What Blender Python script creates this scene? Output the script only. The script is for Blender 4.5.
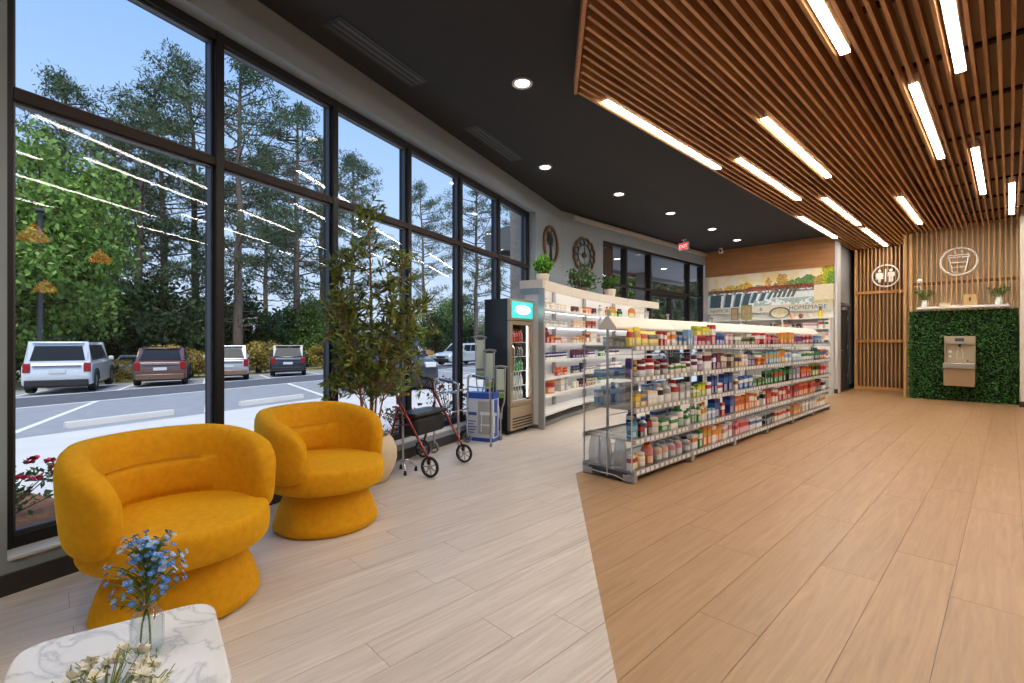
import bpy, math, random
from mathutils import Vector, Matrix
for _o in list(bpy.data.objects):
    bpy.data.objects.remove(_o)
SC = bpy.context.scene
COL = SC.collection
RG = random.Random(11)
PI = math.pi

# ------------------------------------------------------------------ camera
F, CX, CY, H = 480.0, 512.0, 341.0, 1.25
YAW = math.atan((1010 - 512) / F)
cam_d = bpy.data.cameras.new('camera')
cam = bpy.data.objects.new('camera', cam_d)
COL.objects.link(cam)
cam_d.sensor_width = 36.0
cam_d.lens = F / 1024 * 36
cam_d.shift_y = -0.5 / 1024
cam_d.clip_start = 0.05
cam_d.clip_end = 500
cam.location = (0, 0, H)
cam.rotation_euler = (PI / 2, 0, YAW)
SC.camera = cam

# ------------------------------------------------------------------ world
w = bpy.data.worlds.new('sky')
SC.world = w
w.use_nodes = True
nt = w.node_tree
nt.nodes.clear()
wo = nt.nodes.new('ShaderNodeOutputWorld')
bg = nt.nodes.new('ShaderNodeBackground')
tc = nt.nodes.new('ShaderNodeTexCoord')
sx = nt.nodes.new('ShaderNodeSeparateXYZ')
rp = nt.nodes.new('ShaderNodeValToRGB')
nt.links.new(tc.outputs['Generated'], sx.inputs[0])
nt.links.new(sx.outputs['Z'], rp.inputs[0])
nt.links.new(rp.outputs[0], bg.inputs[0])
nt.links.new(bg.outputs[0], wo.inputs[0])
rp.color_ramp.elements[0].position = 0.0
rp.color_ramp.elements[0].color = (0.66, 0.79, 0.98, 1)
rp.color_ramp.elements[1].position = 1.0
rp.color_ramp.elements[1].color = (0.16, 0.33, 0.80, 1)
e = rp.color_ramp.elements.new(0.28)
e.color = (0.46, 0.66, 1.0, 1)
e = rp.color_ramp.elements.new(0.5)
e.color = (0.30, 0.52, 0.97, 1)
bg.inputs[1].default_value = 0.69

sun_d = bpy.data.lights.new('sun', 'SUN')
sun = bpy.data.objects.new('sun', sun_d)
COL.objects.link(sun)
sun_d.energy = 2.3
sun_d.angle = math.radians(30)
sun_d.color = (1.0, 0.95, 0.86)
sun.rotation_euler = Vector((-0.42, 0.22, -0.88)).to_track_quat('-Z', 'Y').to_euler()
SC.view_settings.view_transform = 'Standard'
SC.view_settings.look = 'None'
SC.view_settings.exposure = 0.75
SC.view_settings.gamma = 1.0
SC.view_settings.use_curve_mapping = False

LAMP = 26.0        # radiance of the linear lamps
SPOT = 10.0        # radiance of the round downlights

# ------------------------------------------------------------------ pixel helpers
FW = (-math.sin(YAW), math.cos(YAW))
RT = (math.cos(YAW), math.sin(YAW))
def ray(px, py):
    a = (px - CX) / F
    return (FW[0] + RT[0] * a, FW[1] + RT[1] * a, -(py - CY) / F)
def fl(px, py, z=0.0):
    d = ray(px, py); t = (z - H) / d[2]
    return Vector((d[0] * t, d[1] * t, z))
def at_depth(px, py, Z):
    d = ray(px, py)
    return Vector((d[0] * Z, d[1] * Z, H + d[2] * Z))
def on_x(px, x):
    d = ray(px, CY); return d[1] * x / d[0]
def on_y(px, y):
    d = ray(px, CY); return d[0] * y / d[1]
def pj(x, y, z):
    dep = x * FW[0] + y * FW[1]
    return CX + F * (x * RT[0] + y * RT[1]) / dep, CY - F * (z - H) / dep
WA = math.radians(19.77)
W0 = Vector((-3.417, -0.173, 0))
WU = Vector((-math.sin(WA), math.cos(WA), 0))
WN = Vector((-math.cos(WA), -math.sin(WA), 0))
def ww(s, n, z=0.0):
    return W0 + WU * s + WN * n + Vector((0, 0, z))
GS, GZ = 0.034, -0.06
def gz(n):
    return GZ - GS * n
def ext(px, py):
    d = Vector(ray(px, py)); n0 = (-W0).dot(WN); dn = d.dot(WN)
    t = (GZ - GS * n0 - H) / (d.z + GS * dn)
    p = Vector((0, 0, H)) + d * t
    v = p - W0
    return v.dot(WU), v.dot(WN)
def at_n(px, n):
    d = Vector(ray(px, CY)); d.z = 0
    n0 = (-W0).dot(WN); t = (n - n0) / d.dot(WN)
    p = d * t
    return (p - W0).dot(WU), t      # s along the wall and camera depth

# ------------------------------------------------------------------ materials
def lin(c):
    return tuple(((x / 255) / 12.92 if x / 255 <= 0.04045 else ((x / 255 + 0.055) / 1.055) ** 2.4) for x in c[:3]) + (1.0,)
MATS = {}
def newmat(name):
    m = bpy.data.materials.new(name); m.use_nodes = True
    return m, m.node_tree, m.node_tree.nodes['Principled BSDF']
def mat(name, col, rough=0.5, metal=0.0, noise=0.0, scale=8.0, bump=0.0, sheen=0.0, coat=0.0, emit=0.0, ecol=None, spec=0.5):
    if name in MATS: return MATS[name]
    m, t, b = newmat(name)
    b.inputs['Base Color'].default_value = lin(col)
    b.inputs['Roughness'].default_value = rough
    b.inputs['Metallic'].default_value = metal
    b.inputs['Specular IOR Level'].default_value = spec
    if sheen:
        b.inputs['Sheen Weight'].default_value = sheen
        b.inputs['Sheen Roughness'].default_value = 0.4
        b.inputs['Sheen Tint'].default_value = lin(tuple(min(255, x * 1.25 + 30) for x in col))
    if coat: b.inputs['Coat Weight'].default_value = coat
    if emit:
        b.inputs['Emission Color'].default_value = ecol if ecol else lin(col)
        b.inputs['Emission Strength'].default_value = emit
    if noise or bump:
        tc = t.nodes.new('ShaderNodeTexCoord'); n = t.nodes.new('ShaderNodeTexNoise')
        n.inputs['Scale'].default_value = scale; n.inputs['Detail'].default_value = 5
        t.links.new(tc.outputs['Object'], n.inputs['Vector'])
        if noise:
            mx = t.nodes.new('ShaderNodeMix'); mx.data_type = 'RGBA'
            mx.inputs[6].default_value = lin(tuple(max(0, x * (1 - noise)) for x in col))
            mx.inputs[7].default_value = lin(tuple(min(255, x * (1 + noise * 0.6)) for x in col))
            t.links.new(n.outputs[0], mx.inputs[0]); t.links.new(mx.outputs[2], b.inputs['Base Color'])
        if bump:
            bp = t.nodes.new('ShaderNodeBump'); bp.inputs['Strength'].default_value = bump; bp.inputs['Distance'].default_value = 0.02
            t.links.new(n.outputs[0], bp.inputs['Height']); t.links.new(bp.outputs[0], b.inputs['Normal'])
    MATS[name] = m
    return m
def wood(name, dark, light, rough=0.45, axis='Y', scale=1.0, var=0.25, coarse=2.2, fine=0.35):
    """plank wood: grain stretched along one object axis, shifted and toned per object"""
    if name in MATS: return MATS[name]
    m, t, b = newmat(name)
    tc = t.nodes.new('ShaderNodeTexCoord'); oi = t.nodes.new('ShaderNodeObjectInfo')
    mp = t.nodes.new('ShaderNodeMapping')
    s = {'X': (0.6, 11, 11), 'Y': (11, 0.6, 11), 'Z': (11, 11, 0.6)}[axis]
    mp.inputs['Scale'].default_value = tuple(x * scale for x in s)
    mm = t.nodes.new('ShaderNodeMath'); mm.operation = 'MULTIPLY'; mm.inputs[1].default_value = 37.0
    t.links.new(oi.outputs['Random'], mm.inputs[0])
    cb = t.nodes.new('ShaderNodeCombineXYZ')
    for i in range(3): t.links.new(mm.outputs[0], cb.inputs[i])
    t.links.new(cb.outputs[0], mp.inputs['Location'])
    t.links.new(tc.outputs['Object'], mp.inputs['Vector'])
    n = t.nodes.new('ShaderNodeTexNoise'); n.inputs['Scale'].default_value = coarse
    n.inputs['Detail'].default_value = 7; n.inputs['Roughness'].default_value = 0.62; n.inputs['Distortion'].default_value = 1.6
    t.links.new(mp.outputs[0], n.inputs['Vector'])
    mx = t.nodes.new('ShaderNodeMapRange'); mx.inputs[1].default_value = 0.28; mx.inputs[2].default_value = 0.72
    t.links.new(n.outputs[0], mx.inputs[0])
    n2 = t.nodes.new('ShaderNodeTexNoise'); n2.inputs['Scale'].default_value = coarse * 9; n2.inputs['Detail'].default_value = 3
    t.links.new(mp.outputs[0], n2.inputs['Vector'])
    a1 = t.nodes.new('ShaderNodeMix'); a1.inputs[0].default_value = fine
    t.links.new(mx.outputs[0], a1.inputs[2]); t.links.new(n2.outputs[0], a1.inputs[3])
    v = t.nodes.new('ShaderNodeMath'); v.operation = 'MULTIPLY_ADD'; v.inputs[1].default_value = var; v.inputs[2].default_value = -var / 2
    t.links.new(oi.outputs['Random'], v.inputs[0])
    ad = t.nodes.new('ShaderNodeMath'); ad.operation = 'ADD'; ad.use_clamp = True
    t.links.new(a1.outputs[0], ad.inputs[0]); t.links.new(v.outputs[0], ad.inputs[1])
    mc = t.nodes.new('ShaderNodeMix'); mc.data_type = 'RGBA'
    mc.inputs[6].default_value = lin(dark); mc.inputs[7].default_value = lin(light)
    t.links.new(ad.outputs[0], mc.inputs[0]); t.links.new(mc.outputs[2], b.inputs['Base Color'])
    b.inputs['Roughness'].default_value = rough
    MATS[name] = m
    return m
def glass_mat(name, tint=(1, 1, 1), base=0.045, rough=0.0, gain=1.0):
    """thin clear sheet: see-through with Schlick reflection on both faces"""
    if name in MATS: return MATS[name]
    m = bpy.data.materials.new(name); m.use_nodes = True
    t = m.node_tree; t.nodes.clear()
    out = t.nodes.new('ShaderNodeOutputMaterial'); mix = t.nodes.new('ShaderNodeMixShader')
    tr = t.nodes.new('ShaderNodeBsdfTransparent'); gl = t.nodes.new('ShaderNodeBsdfGlossy')
    tr.inputs[0].default_value = (*tint, 1); gl.inputs['Roughness'].default_value = rough
    lw = t.nodes.new('ShaderNodeLayerWeight'); lw.inputs[0].default_value = 0.5
    p = t.nodes.new('ShaderNodeMath'); p.operation = 'POWER'; p.inputs[1].default_value = 5
    a = t.nodes.new('ShaderNodeMath'); a.operation = 'MULTIPLY_ADD'; a.inputs[1].default_value = (1 - base) * gain; a.inputs[2].default_value = base; a.use_clamp = True
    t.links.new(lw.outputs['Facing'], p.inputs[0]); t.links.new(p.outputs[0], a.inputs[0])
    t.links.new(a.outputs[0], mix.inputs[0]); t.links.new(tr.outputs[0], mix.inputs[1]); t.links.new(gl.outputs[0], mix.inputs[2])
    t.links.new(mix.outputs[0], out.inputs[0])
    MATS[name] = m
    return m
def print_mat(c1, c2):
    """packaging print: ground colour, a band, a pale panel and small type lines"""
    c1, c2 = (tuple(int(x * 0.86 + (sum(c) / 3) * 0.14) for x in c) for c in (c1, c2))
    k = 'print_%d_%d_%d_%d_%d_%d' % (c1 + c2)
    if k in MATS: return MATS[k]
    m, t, b = newmat(k)
    tc = t.nodes.new('ShaderNodeTexCoord'); sp = t.nodes.new('ShaderNodeSeparateXYZ')
    oi = t.nodes.new('ShaderNodeObjectInfo')
    t.links.new(tc.outputs['Generated'], sp.inputs[0])
    def rng_(sock, a, c):
        g = t.nodes.new('ShaderNodeMath'); g.operation = 'GREATER_THAN'; g.inputs[1].default_value = a; t.links.new(sock, g.inputs[0])
        l = t.nodes.new('ShaderNodeMath'); l.operation = 'LESS_THAN'; l.inputs[1].default_value = c; t.links.new(sock, l.inputs[0])
        x = t.nodes.new('ShaderNodeMath'); x.operation = 'MULTIPLY'; t.links.new(g.outputs[0], x.inputs[0]); t.links.new(l.outputs[0], x.inputs[1])
        return x.outputs[0]
    def mixc(f, a, c):
        x = t.nodes.new('ShaderNodeMix'); x.data_type = 'RGBA'; t.links.new(f, x.inputs[0])
        for i, q in ((6, a), (7, c)):
            if isinstance(q, tuple): x.inputs[i].default_value = q
            else: t.links.new(q, x.inputs[i])
        return x.outputs[2]
    band = rng_(sp.outputs['Z'], 0.5, 0.8)
    low = rng_(sp.outputs['Z'], 0.08, 0.44)
    yy = rng_(sp.outputs['Y'], 0.1, 0.74)
    pm = t.nodes.new('ShaderNodeMath'); pm.operation = 'MULTIPLY'; t.links.new(low, pm.inputs[0]); t.links.new(yy, pm.inputs[1])
    c = mixc(band, lin(c1), lin(c2))
    pale = lin(tuple(int(x * 0.35 + 245 * 0.65) for x in c1))
    c = mixc(pm.outputs[0], c, pale)
    t.links.new(c, b.inputs['Base Color'])
    b.inputs['Roughness'].default_value = 0.4
    MATS[k] = m
    return m

# ------------------------------------------------------------------ mesh helpers
def smooth_pts(pts, k=6):
    pts = [Vector(p) for p in pts]; out = []
    n = len(pts)
    for i in range(n - 1):
        p0 = pts[max(i - 1, 0)]; p1 = pts[i]; p2 = pts[i + 1]; p3 = pts[min(i + 2, n - 1)]
        for j in range(k):
            t = j / k
            out.append(0.5 * ((2 * p1) + (p2 - p0) * t + (2 * p0 - 5 * p1 + 4 * p2 - p3) * t * t + (3 * p1 - p0 - 3 * p2 + p3) * t ** 3))
    out.append(pts[-1])
    return out
class MB:
    def __init__(s): s.v = []; s.f = []; s.mi = []; s.cur = 0
    def add(s, vs, fs):
        o = len(s.v); s.v += [tuple(x) for x in vs]
        s.f += [tuple(i + o for i in f) for f in fs]; s.mi += [s.cur] * len(fs)
        return s
    def box(s, x0, x1, y0, y1, z0, z1, M=None):
        vs = [Vector(p) for p in ((x0, y0, z0), (x1, y0, z0), (x1, y1, z0), (x0, y1, z0), (x0, y0, z1), (x1, y0, z1), (x1, y1, z1), (x0, y1, z1))]
        if M is not None: vs = [M @ p for p in vs]
        return s.add(vs, [(3, 2, 1, 0), (4, 5, 6, 7), (0, 1, 5, 4), (1, 2, 6, 5), (2, 3, 7, 6), (3, 0, 4, 7)])
    def prism(s, poly, z0, z1, M=None):
        n = len(poly); vs = [Vector((p[0], p[1], z0)) for p in poly] + [Vector((p[0], p[1], z1)) for p in poly]
        if M is not None: vs = [M @ p for p in vs]
        return s.add(vs, [tuple(range(n - 1, -1, -1)), tuple(range(n, 2 * n))] + [(i, (i + 1) % n, n + (i + 1) % n, n + i) for i in range(n)])
    def tube(s, pts, r, n=8, closed=False, cap=True):
        pts = [Vector(p) for p in pts]; m = len(pts)
        rs = r if isinstance(r, (list, tuple)) else [r] * m
        vs = []; up = None
        for i, p in enumerate(pts):
            a = pts[i - 1] if (i > 0 or closed) else p
            c = pts[(i + 1) % m] if (i < m - 1 or closed) else p
            d = (c - a)
            d = d.normalized() if d.length > 1e-9 else Vector((0, 0, 1))
            if up is None:
                up = Vector((0, 0, 1)) if abs(d.z) < 0.9 else Vector((1, 0, 0))
            x = d.cross(up)
            if x.length < 1e-4: x = d.orthogonal()
            x.normalize(); y = x.cross(d); up = y
            for k in range(n):
                q = 2 * PI * k / n
                vs.append(p + (x * math.cos(q) + y * math.sin(q)) * rs[i])
        fs = []
        for i in range(m if closed else m - 1):
            j = (i + 1) % m
            for k in range(n):
                k2 = (k + 1) % n
                fs.append((i * n + k, i * n + k2, j * n + k2, j * n + k))
        if cap and not closed:
            fs.append(tuple(range(n - 1, -1, -1))); fs.append(tuple((m - 1) * n + k for k in range(n)))
        return s.add(vs, fs)
    def lathe(s, prof, n=24, c=(0, 0, 0), M=None, sx=1.0, sy=1.0, cap=True):
        if prof[0] == prof[-1]: cap = False
        vs = []; fs = []; m = len(prof)
        for r, z in prof:
            for k in range(n):
                q = 2 * PI * k / n
                p = Vector((c[0] + r * math.cos(q) * sx, c[1] + r * math.sin(q) * sy, c[2] + z))
                vs.append(M @ p if M is not None else p)
        for i in range(m - 1):
            for k in range(n):
                k2 = (k + 1) % n
                fs.append((i * n + k, i * n + k2, (i + 1) * n + k2, (i + 1) * n + k))
        if cap and prof[0][0] > 1e-6: fs.append(tuple(range(n - 1, -1, -1)))
        if cap and prof[-1][0] > 1e-6: fs.append(tuple((m - 1) * n + k for k in range(n)))
        return s.add(vs, fs)
    def quad(s, a, b, c, d): return s.add([a, b, c, d], [(0, 1, 2, 3)])
    def mesh(s, name, mats, smooth=False):
        me = bpy.data.meshes.new(name); me.from_pydata(s.v, [], s.f)
        for m_ in (mats if isinstance(mats, (list, tuple)) else [mats]): me.materials.append(m_)
        if len(me.materials) > 1: me.polygons.foreach_set('material_index', s.mi)
        if smooth:
            me.polygons.foreach_set('use_smooth', [True] * len(s.f))
        me.validate(); me.update()
        return me
    def build(s, name, mats, parent=None, smooth=False, bevel=0.0, seg=2, angle=None):
        me = s.mesh(name, mats, smooth or bevel > 0)
        o = bpy.data.objects.new(name, me); COL.objects.link(o)
        if parent is not None: o.parent = parent
        if bevel:
            b = o.modifiers.new('bevel', 'BEVEL'); b.width = bevel; b.segments = seg; b.limit_method = 'ANGLE'; b.angle_limit = math.radians(35)
        if smooth or bevel:
            try: me.set_sharp_from_angle(angle=math.radians(40 if angle is None else angle))
            except Exception: pass
        return o
def leafmesh(mb, p, d, nrm, L, Wd, fold=0.0):
    """one pointed leaf of two quads"""
    d = d.normalized(); x = d.cross(nrm)
    if x.length < 1e-4: x = d.orthogonal()
    x.normalize()
    a = p; b_ = p + d * L * 0.5 + x * Wd * 0.5; c = p + d * L; e_ = p + d * L * 0.5 - x * Wd * 0.5
    mb.add([a, b_, c, e_], [(0, 1, 2, 3)])
def rvec(rg=RG):
    while True:
        v = Vector((rg.uniform(-1, 1), rg.uniform(-1, 1), rg.uniform(-1, 1)))
        if 0.05 < v.length < 1: return v
def tag(o, label=None, cat=None, group=None, kind=None):
    if label: o['label'] = label
    if cat: o['category'] = cat
    if group: o['group'] = group
    if kind: o['kind'] = kind
    return o
def empty(name, loc=(0, 0, 0), rz=0.0):
    o = bpy.data.objects.new(name, None); COL.objects.link(o)
    o.location = loc; o.rotation_euler = (0, 0, rz); o.empty_display_size = 0.05
    return o
def thing(name, label, cat, loc=(0, 0, 0), rz=0.0, group=None):
    return tag(empty(name, loc, rz), label, cat, group)
def struct(o): o['kind'] = 'structure'; return o
def copy_tree(o, parent=None):
    c = o.copy(); COL.objects.link(c); c.parent = parent
    for ch in list(o.children): copy_tree(ch, c)
    return c
def txt(body, size, m, name, parent, loc, rot, ext_=0.002, align='CENTER'):
    cu = bpy.data.curves.new(name, 'FONT'); cu.body = body; cu.size = size; cu.extrude = ext_; cu.align_x = align
    o = bpy.data.objects.new(name, cu); COL.objects.link(o)
    bpy.context.view_layer.update()
    me = bpy.data.meshes.new_from_object(o.evaluated_get(bpy.context.evaluated_depsgraph_get()))
    bpy.data.objects.remove(o); bpy.data.curves.remove(cu)
    me.materials.clear(); me.materials.append(m)
    o = bpy.data.objects.new(name, me); COL.objects.link(o)
    o.parent = parent; o.location = loc; o.rotation_euler = rot
    return o
def half(poly, a, b, c):
    """keep a*x+b*y<=c"""
    out = []
    for i in range(len(poly)):
        p, q = poly[i], poly[(i + 1) % len(poly)]
        fp, fq = a * p[0] + b * p[1] - c, a * q[0] + b * q[1] - c
        if fp <= 0: out.append(p)
        if (fp < 0 < fq) or (fq < 0 < fp):
            t = fp / (fp - fq); out.append((p[0] + (q[0] - p[0]) * t, p[1] + (q[1] - p[1]) * t))
    return out
def area(poly):
    return abs(sum(poly[i][0] * poly[(i + 1) % len(poly)][1] - poly[(i + 1) % len(poly)][0] * poly[i][1] for i in range(len(poly)))) / 2

# ------------------------------------------------------------------ shared materials
M_wall = mat('wall_grey_paint', (140, 151, 158), 0.7, noise=0.03, scale=3)
M_recess = mat('wall_blue_grey', (150, 154, 160), 0.7)
M_white = mat('white_laminate', (236, 234, 229), 0.45)
M_wallwhite = mat('wall_warm_white', (214, 204, 186), 0.7)
M_base = mat('baseboard_charcoal', (46, 44, 42), 0.5)
M_black = mat('ceiling_charcoal', (42, 42, 43), 0.85, noise=0.04, scale=2)
M_alu = mat('black_aluminium', (22, 20, 20), 0.45, 0.0, spec=0.35)
M_bronze = mat('bronze_aluminium', (44, 30, 23), 0.5, 0.0, spec=0.3)
M_glass = glass_mat('window_glass', (0.97, 0.98, 0.98), 0.014)
M_clear = glass_mat('clear_acrylic', (0.97, 0.98, 0.98), 0.05)
M_steel = mat('brushed_steel', (188, 184, 176), 0.3, 0.9)
M_chrome = mat('chrome', (205, 205, 205), 0.18, 1.0)
M_silver = mat('silver_paint', (172, 174, 176), 0.38, 0.5)
M_grey = mat('grey_plastic', (120, 122, 124), 0.5)
M_rubber = mat('black_rubber', (22, 22, 22), 0.7)
M_blackp = mat('black_plastic', (18, 18, 19), 0.4)
M_slat = wood('slat_wood', (140, 94, 54), (208, 156, 102), 0.5, 'Y', 1.0, 0.5)
M_slatv = wood('slat_wood_upright', (164, 116, 62), (228, 180, 116), 0.5, 'Z', 1.0, 0.5)
M_slatx = wood('slat_wood_cross', (176, 116, 54), (226, 164, 92), 0.5, 'X', 1.0, 0.3)
M_oak = wood('brown_oak', (146, 111, 76), (180, 143, 103), 0.4, 'Y', 1.1, 0.2, 2.0, 0.3)
M_ash = wood('pale_ash', (178, 165, 153), (222, 210, 198), 0.36, 'Y', 1.1, 0.14, 2.0, 0.3)
M_lamp = mat('lamp_diffuser', (255, 250, 240), 0.5, emit=LAMP, ecol=(1.0, 0.93, 0.84, 1))
M_spot = mat('downlight_lens', (255, 250, 240), 0.5, emit=SPOT, ecol=(1.0, 0.92, 0.82, 1))
M_led = mat('shelf_led', (255, 250, 240), 0.5, emit=6.0, ecol=(1.0, 0.97, 0.93, 1))

CEIL = 3.78
SLZ = 3.62      # underside of the slats
# floor zone edge: along x=FBX for y>FBY, then diagonally
FBX, FBY = -2.85, 3.58
DK = (1.507 - 3.561) / (-0.984 + 2.81)
def ydiag(x): return FBY + DK * (x - FBX)

# ================================================================== SETTING
RX, RY0, RYF = 5.5, -5.0, 17.2     # right wall, wall behind the camera, far end
# ---- floors
def floor_zone(name, slab_polys, mslab, mplank, x0, x1, y0, y1, pw, plen, keep, seed):
    mb = MB()
    for pg in slab_polys: mb.prism(pg, -0.06, -0.0045)
    root = struct(mb.build(name, mslab))
    rg = random.Random(seed); full = None; k = 0
    x = x0
    while x < x1 - 1e-6:
        y = y0 - rg.random() * plen
        while y < y1:
            g = 0.0011
            rect = [(x + g, y + g), (x + pw - g, y + g), (x + pw - g, y + plen - g), (x + g, y + plen - g)]
            pg = keep(rect)
            pg = half(half(pg, 0, 1, y1), 0, -1, -y0) if len(pg) > 2 else pg
            if len(pg) > 2 and area(pg) > 0.004:
                cx, cy = x + pw / 2, y + plen / 2
                if abs(area(pg) - area(rect)) < 1e-6:
                    if full is None:
                        full = MB().prism([(p[0] - cx, p[1] - cy) for p in pg], -0.004, 0.0).mesh('plank', mplank)
                    me = full
                else:
                    me = MB().prism([(p[0] - cx, p[1] - cy) for p in pg], -0.004, 0.0).mesh('plank', mplank)
                o = bpy.data.objects.new('plank', me); COL.objects.link(o)
                o.location = (cx, cy, 0); o.parent = root; k += 1
            y += plen
        x += pw
    return root, k
dl = math.hypot(DK, 1)
def keep_light(r):
    if r[1][0] <= FBX + 1e-3: 
        q = half(r, -math.cos(WA), -math.sin(WA), -(W0.x * math.cos(WA) + W0.y * math.sin(WA)))   # inside the window wall
        return half(q, -1, 0, 6.05)
    return half(r, -DK, 1, FBY - DK * FBX)
def keep_brown(r):
    q = half(r, DK, -1, -(FBY - DK * FBX))
    return half(q, -1, 0, -FBX)
PW = 0.2
nl = math.ceil((6.05 + FBX) / PW)
xs_ = RY0
light_slab = [[(FBX, ydiag(FBX)), (RX, ydiag(RX)), (RX, RY0), tuple(ww((RY0 + .173) / math.cos(WA), 0))[:2], tuple(ww(7.78, 0))[:2], (-6.05, 13.52), (FBX, 13.52)]]
light_slab[0][3] = (tuple(ww((RY0 + .173) / math.cos(WA), 0))[0], RY0)
floor_zone('floor_light', light_slab, mat('floor_light_groove', (150, 138, 126), 0.6), M_ash, FBX - PW * nl, 0.15, -2.0, 13.5, PW, 1.52, keep_light, 3)
brown_slab = [[(RX, ydiag(RX)), (RX, RYF), (FBX, RYF), (FBX, FBY)], [(-3.2, 13.52), (FBX, 13.52), (FBX, RYF), (-3.2, RYF)]]
floor_zone('floor_brown', brown_slab, mat('floor_brown_groove', (96, 70, 50), 0.6), M_oak, FBX, FBX + 0.2645 * 14, -0.6, 16.4, 0.2645, 1.8, keep_brown, 5)

# ---- window wall (local frame: y along the wall, -x outwards)
def wroot(name): 
    o = empty(name, W0, WA); return struct(o)
S00, S0, S1, SEND = 0.025, 0.06, 6.56, 7.78
SB = -5.2
def wbox(mb, s0, s1, n0, n1, z0, z1): return mb.box(-n1, -n0, s0, s1, z0, z1)
mb = MB()
wbox(mb, SB, S00, 0, 0.3, -0.6, CEIL)
wbox(mb, S00, S1, 0, 0.3, 3.46, CEIL)
wbox(mb, S00, S1, 0, 0.3, -0.6, 0.165)
wbox(mb, S1, SEND, 0, 0.3, -0.6, CEIL)
o = mb.build('wall_left', M_wall); o.location = W0; o.rotation_euler.z = WA; struct(o)
mb = MB(); wbox(mb, S00, S1, -0.012, 0.125, 0.165, 0.182)
o = mb.build('trim_1', mat('sill_white', (205, 202, 196), 0.5), bevel=0.003); o.location = W0; o.rotation_euler.z = WA; struct(o)
mb = MB(); wbox(mb, SB, SEND - 0.02, -0.014, 0, 0, 0.105)
o = mb.build('baseboard_left', M_base, bevel=0.003); o.location = W0; o.rotation_euler.z = WA; struct(o)
MW, FN0, FN1 = 0.062, 0.12, 0.25
SP = (S1 - S0 - MW) / 6
for k in range(6):
    r = wroot('window_%d' % (k + 1))
    a = S0 + k * SP; b = a + SP
    if k == 0: a = S00
    mb = MB(); wbox(mb, a, a + MW, FN0, FN1, 0.182, 3.46)
    if k == 5: wbox(mb, b, b + MW, FN0, FN1, 0.182, 3.46)
    mb.build('mullion', M_alu, r, bevel=0.004)
    # glazing stops give the stepped edge
    mb = MB()
    for z0, z1 in ((0.245, 2.5), (2.56, 3.395)):
        for s_ in (a + MW, b - 0.018): wbox(mb, s_, s_ + 0.018, FN0 + 0.035, FN0 + 0.075, z0, z1)
        for zz in (z0, z1 - 0.016): wbox(mb, a + MW + 0.018, b - 0.018, FN0 + 0.035, FN0 + 0.075, zz, zz + 0.016)
    mb.build('glazing_stop', mat('stop_grey', (74, 78, 84), 0.4, 0.4), r)
    mb = MB(); wbox(mb, a + MW, b, FN0 + 0.004, FN1 - 0.01, 2.5, 2.56); mb.build('rail', M_bronze, r, bevel=0.003)
    mb = MB(); wbox(mb, a + MW, b, FN0 + 0.004, FN1 - 0.01, 3.395, 3.46); mb.build('head', M_alu, r, bevel=0.003)
    mb = MB(); wbox(mb, a + MW, b, FN0 + 0.004, FN1 - 0.01, 0.182, 0.245); mb.build('sill_rail', M_alu, r, bevel=0.003)
    for z0, z1 in ((0.245, 2.5), (2.56, 3.395)):
        mb = MB(); wbox(mb, a + MW + 0.002, b - 0.002, FN0 + 0.05, FN0 + 0.056, z0, z1); mb.build('pane', M_glass, r)

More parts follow.
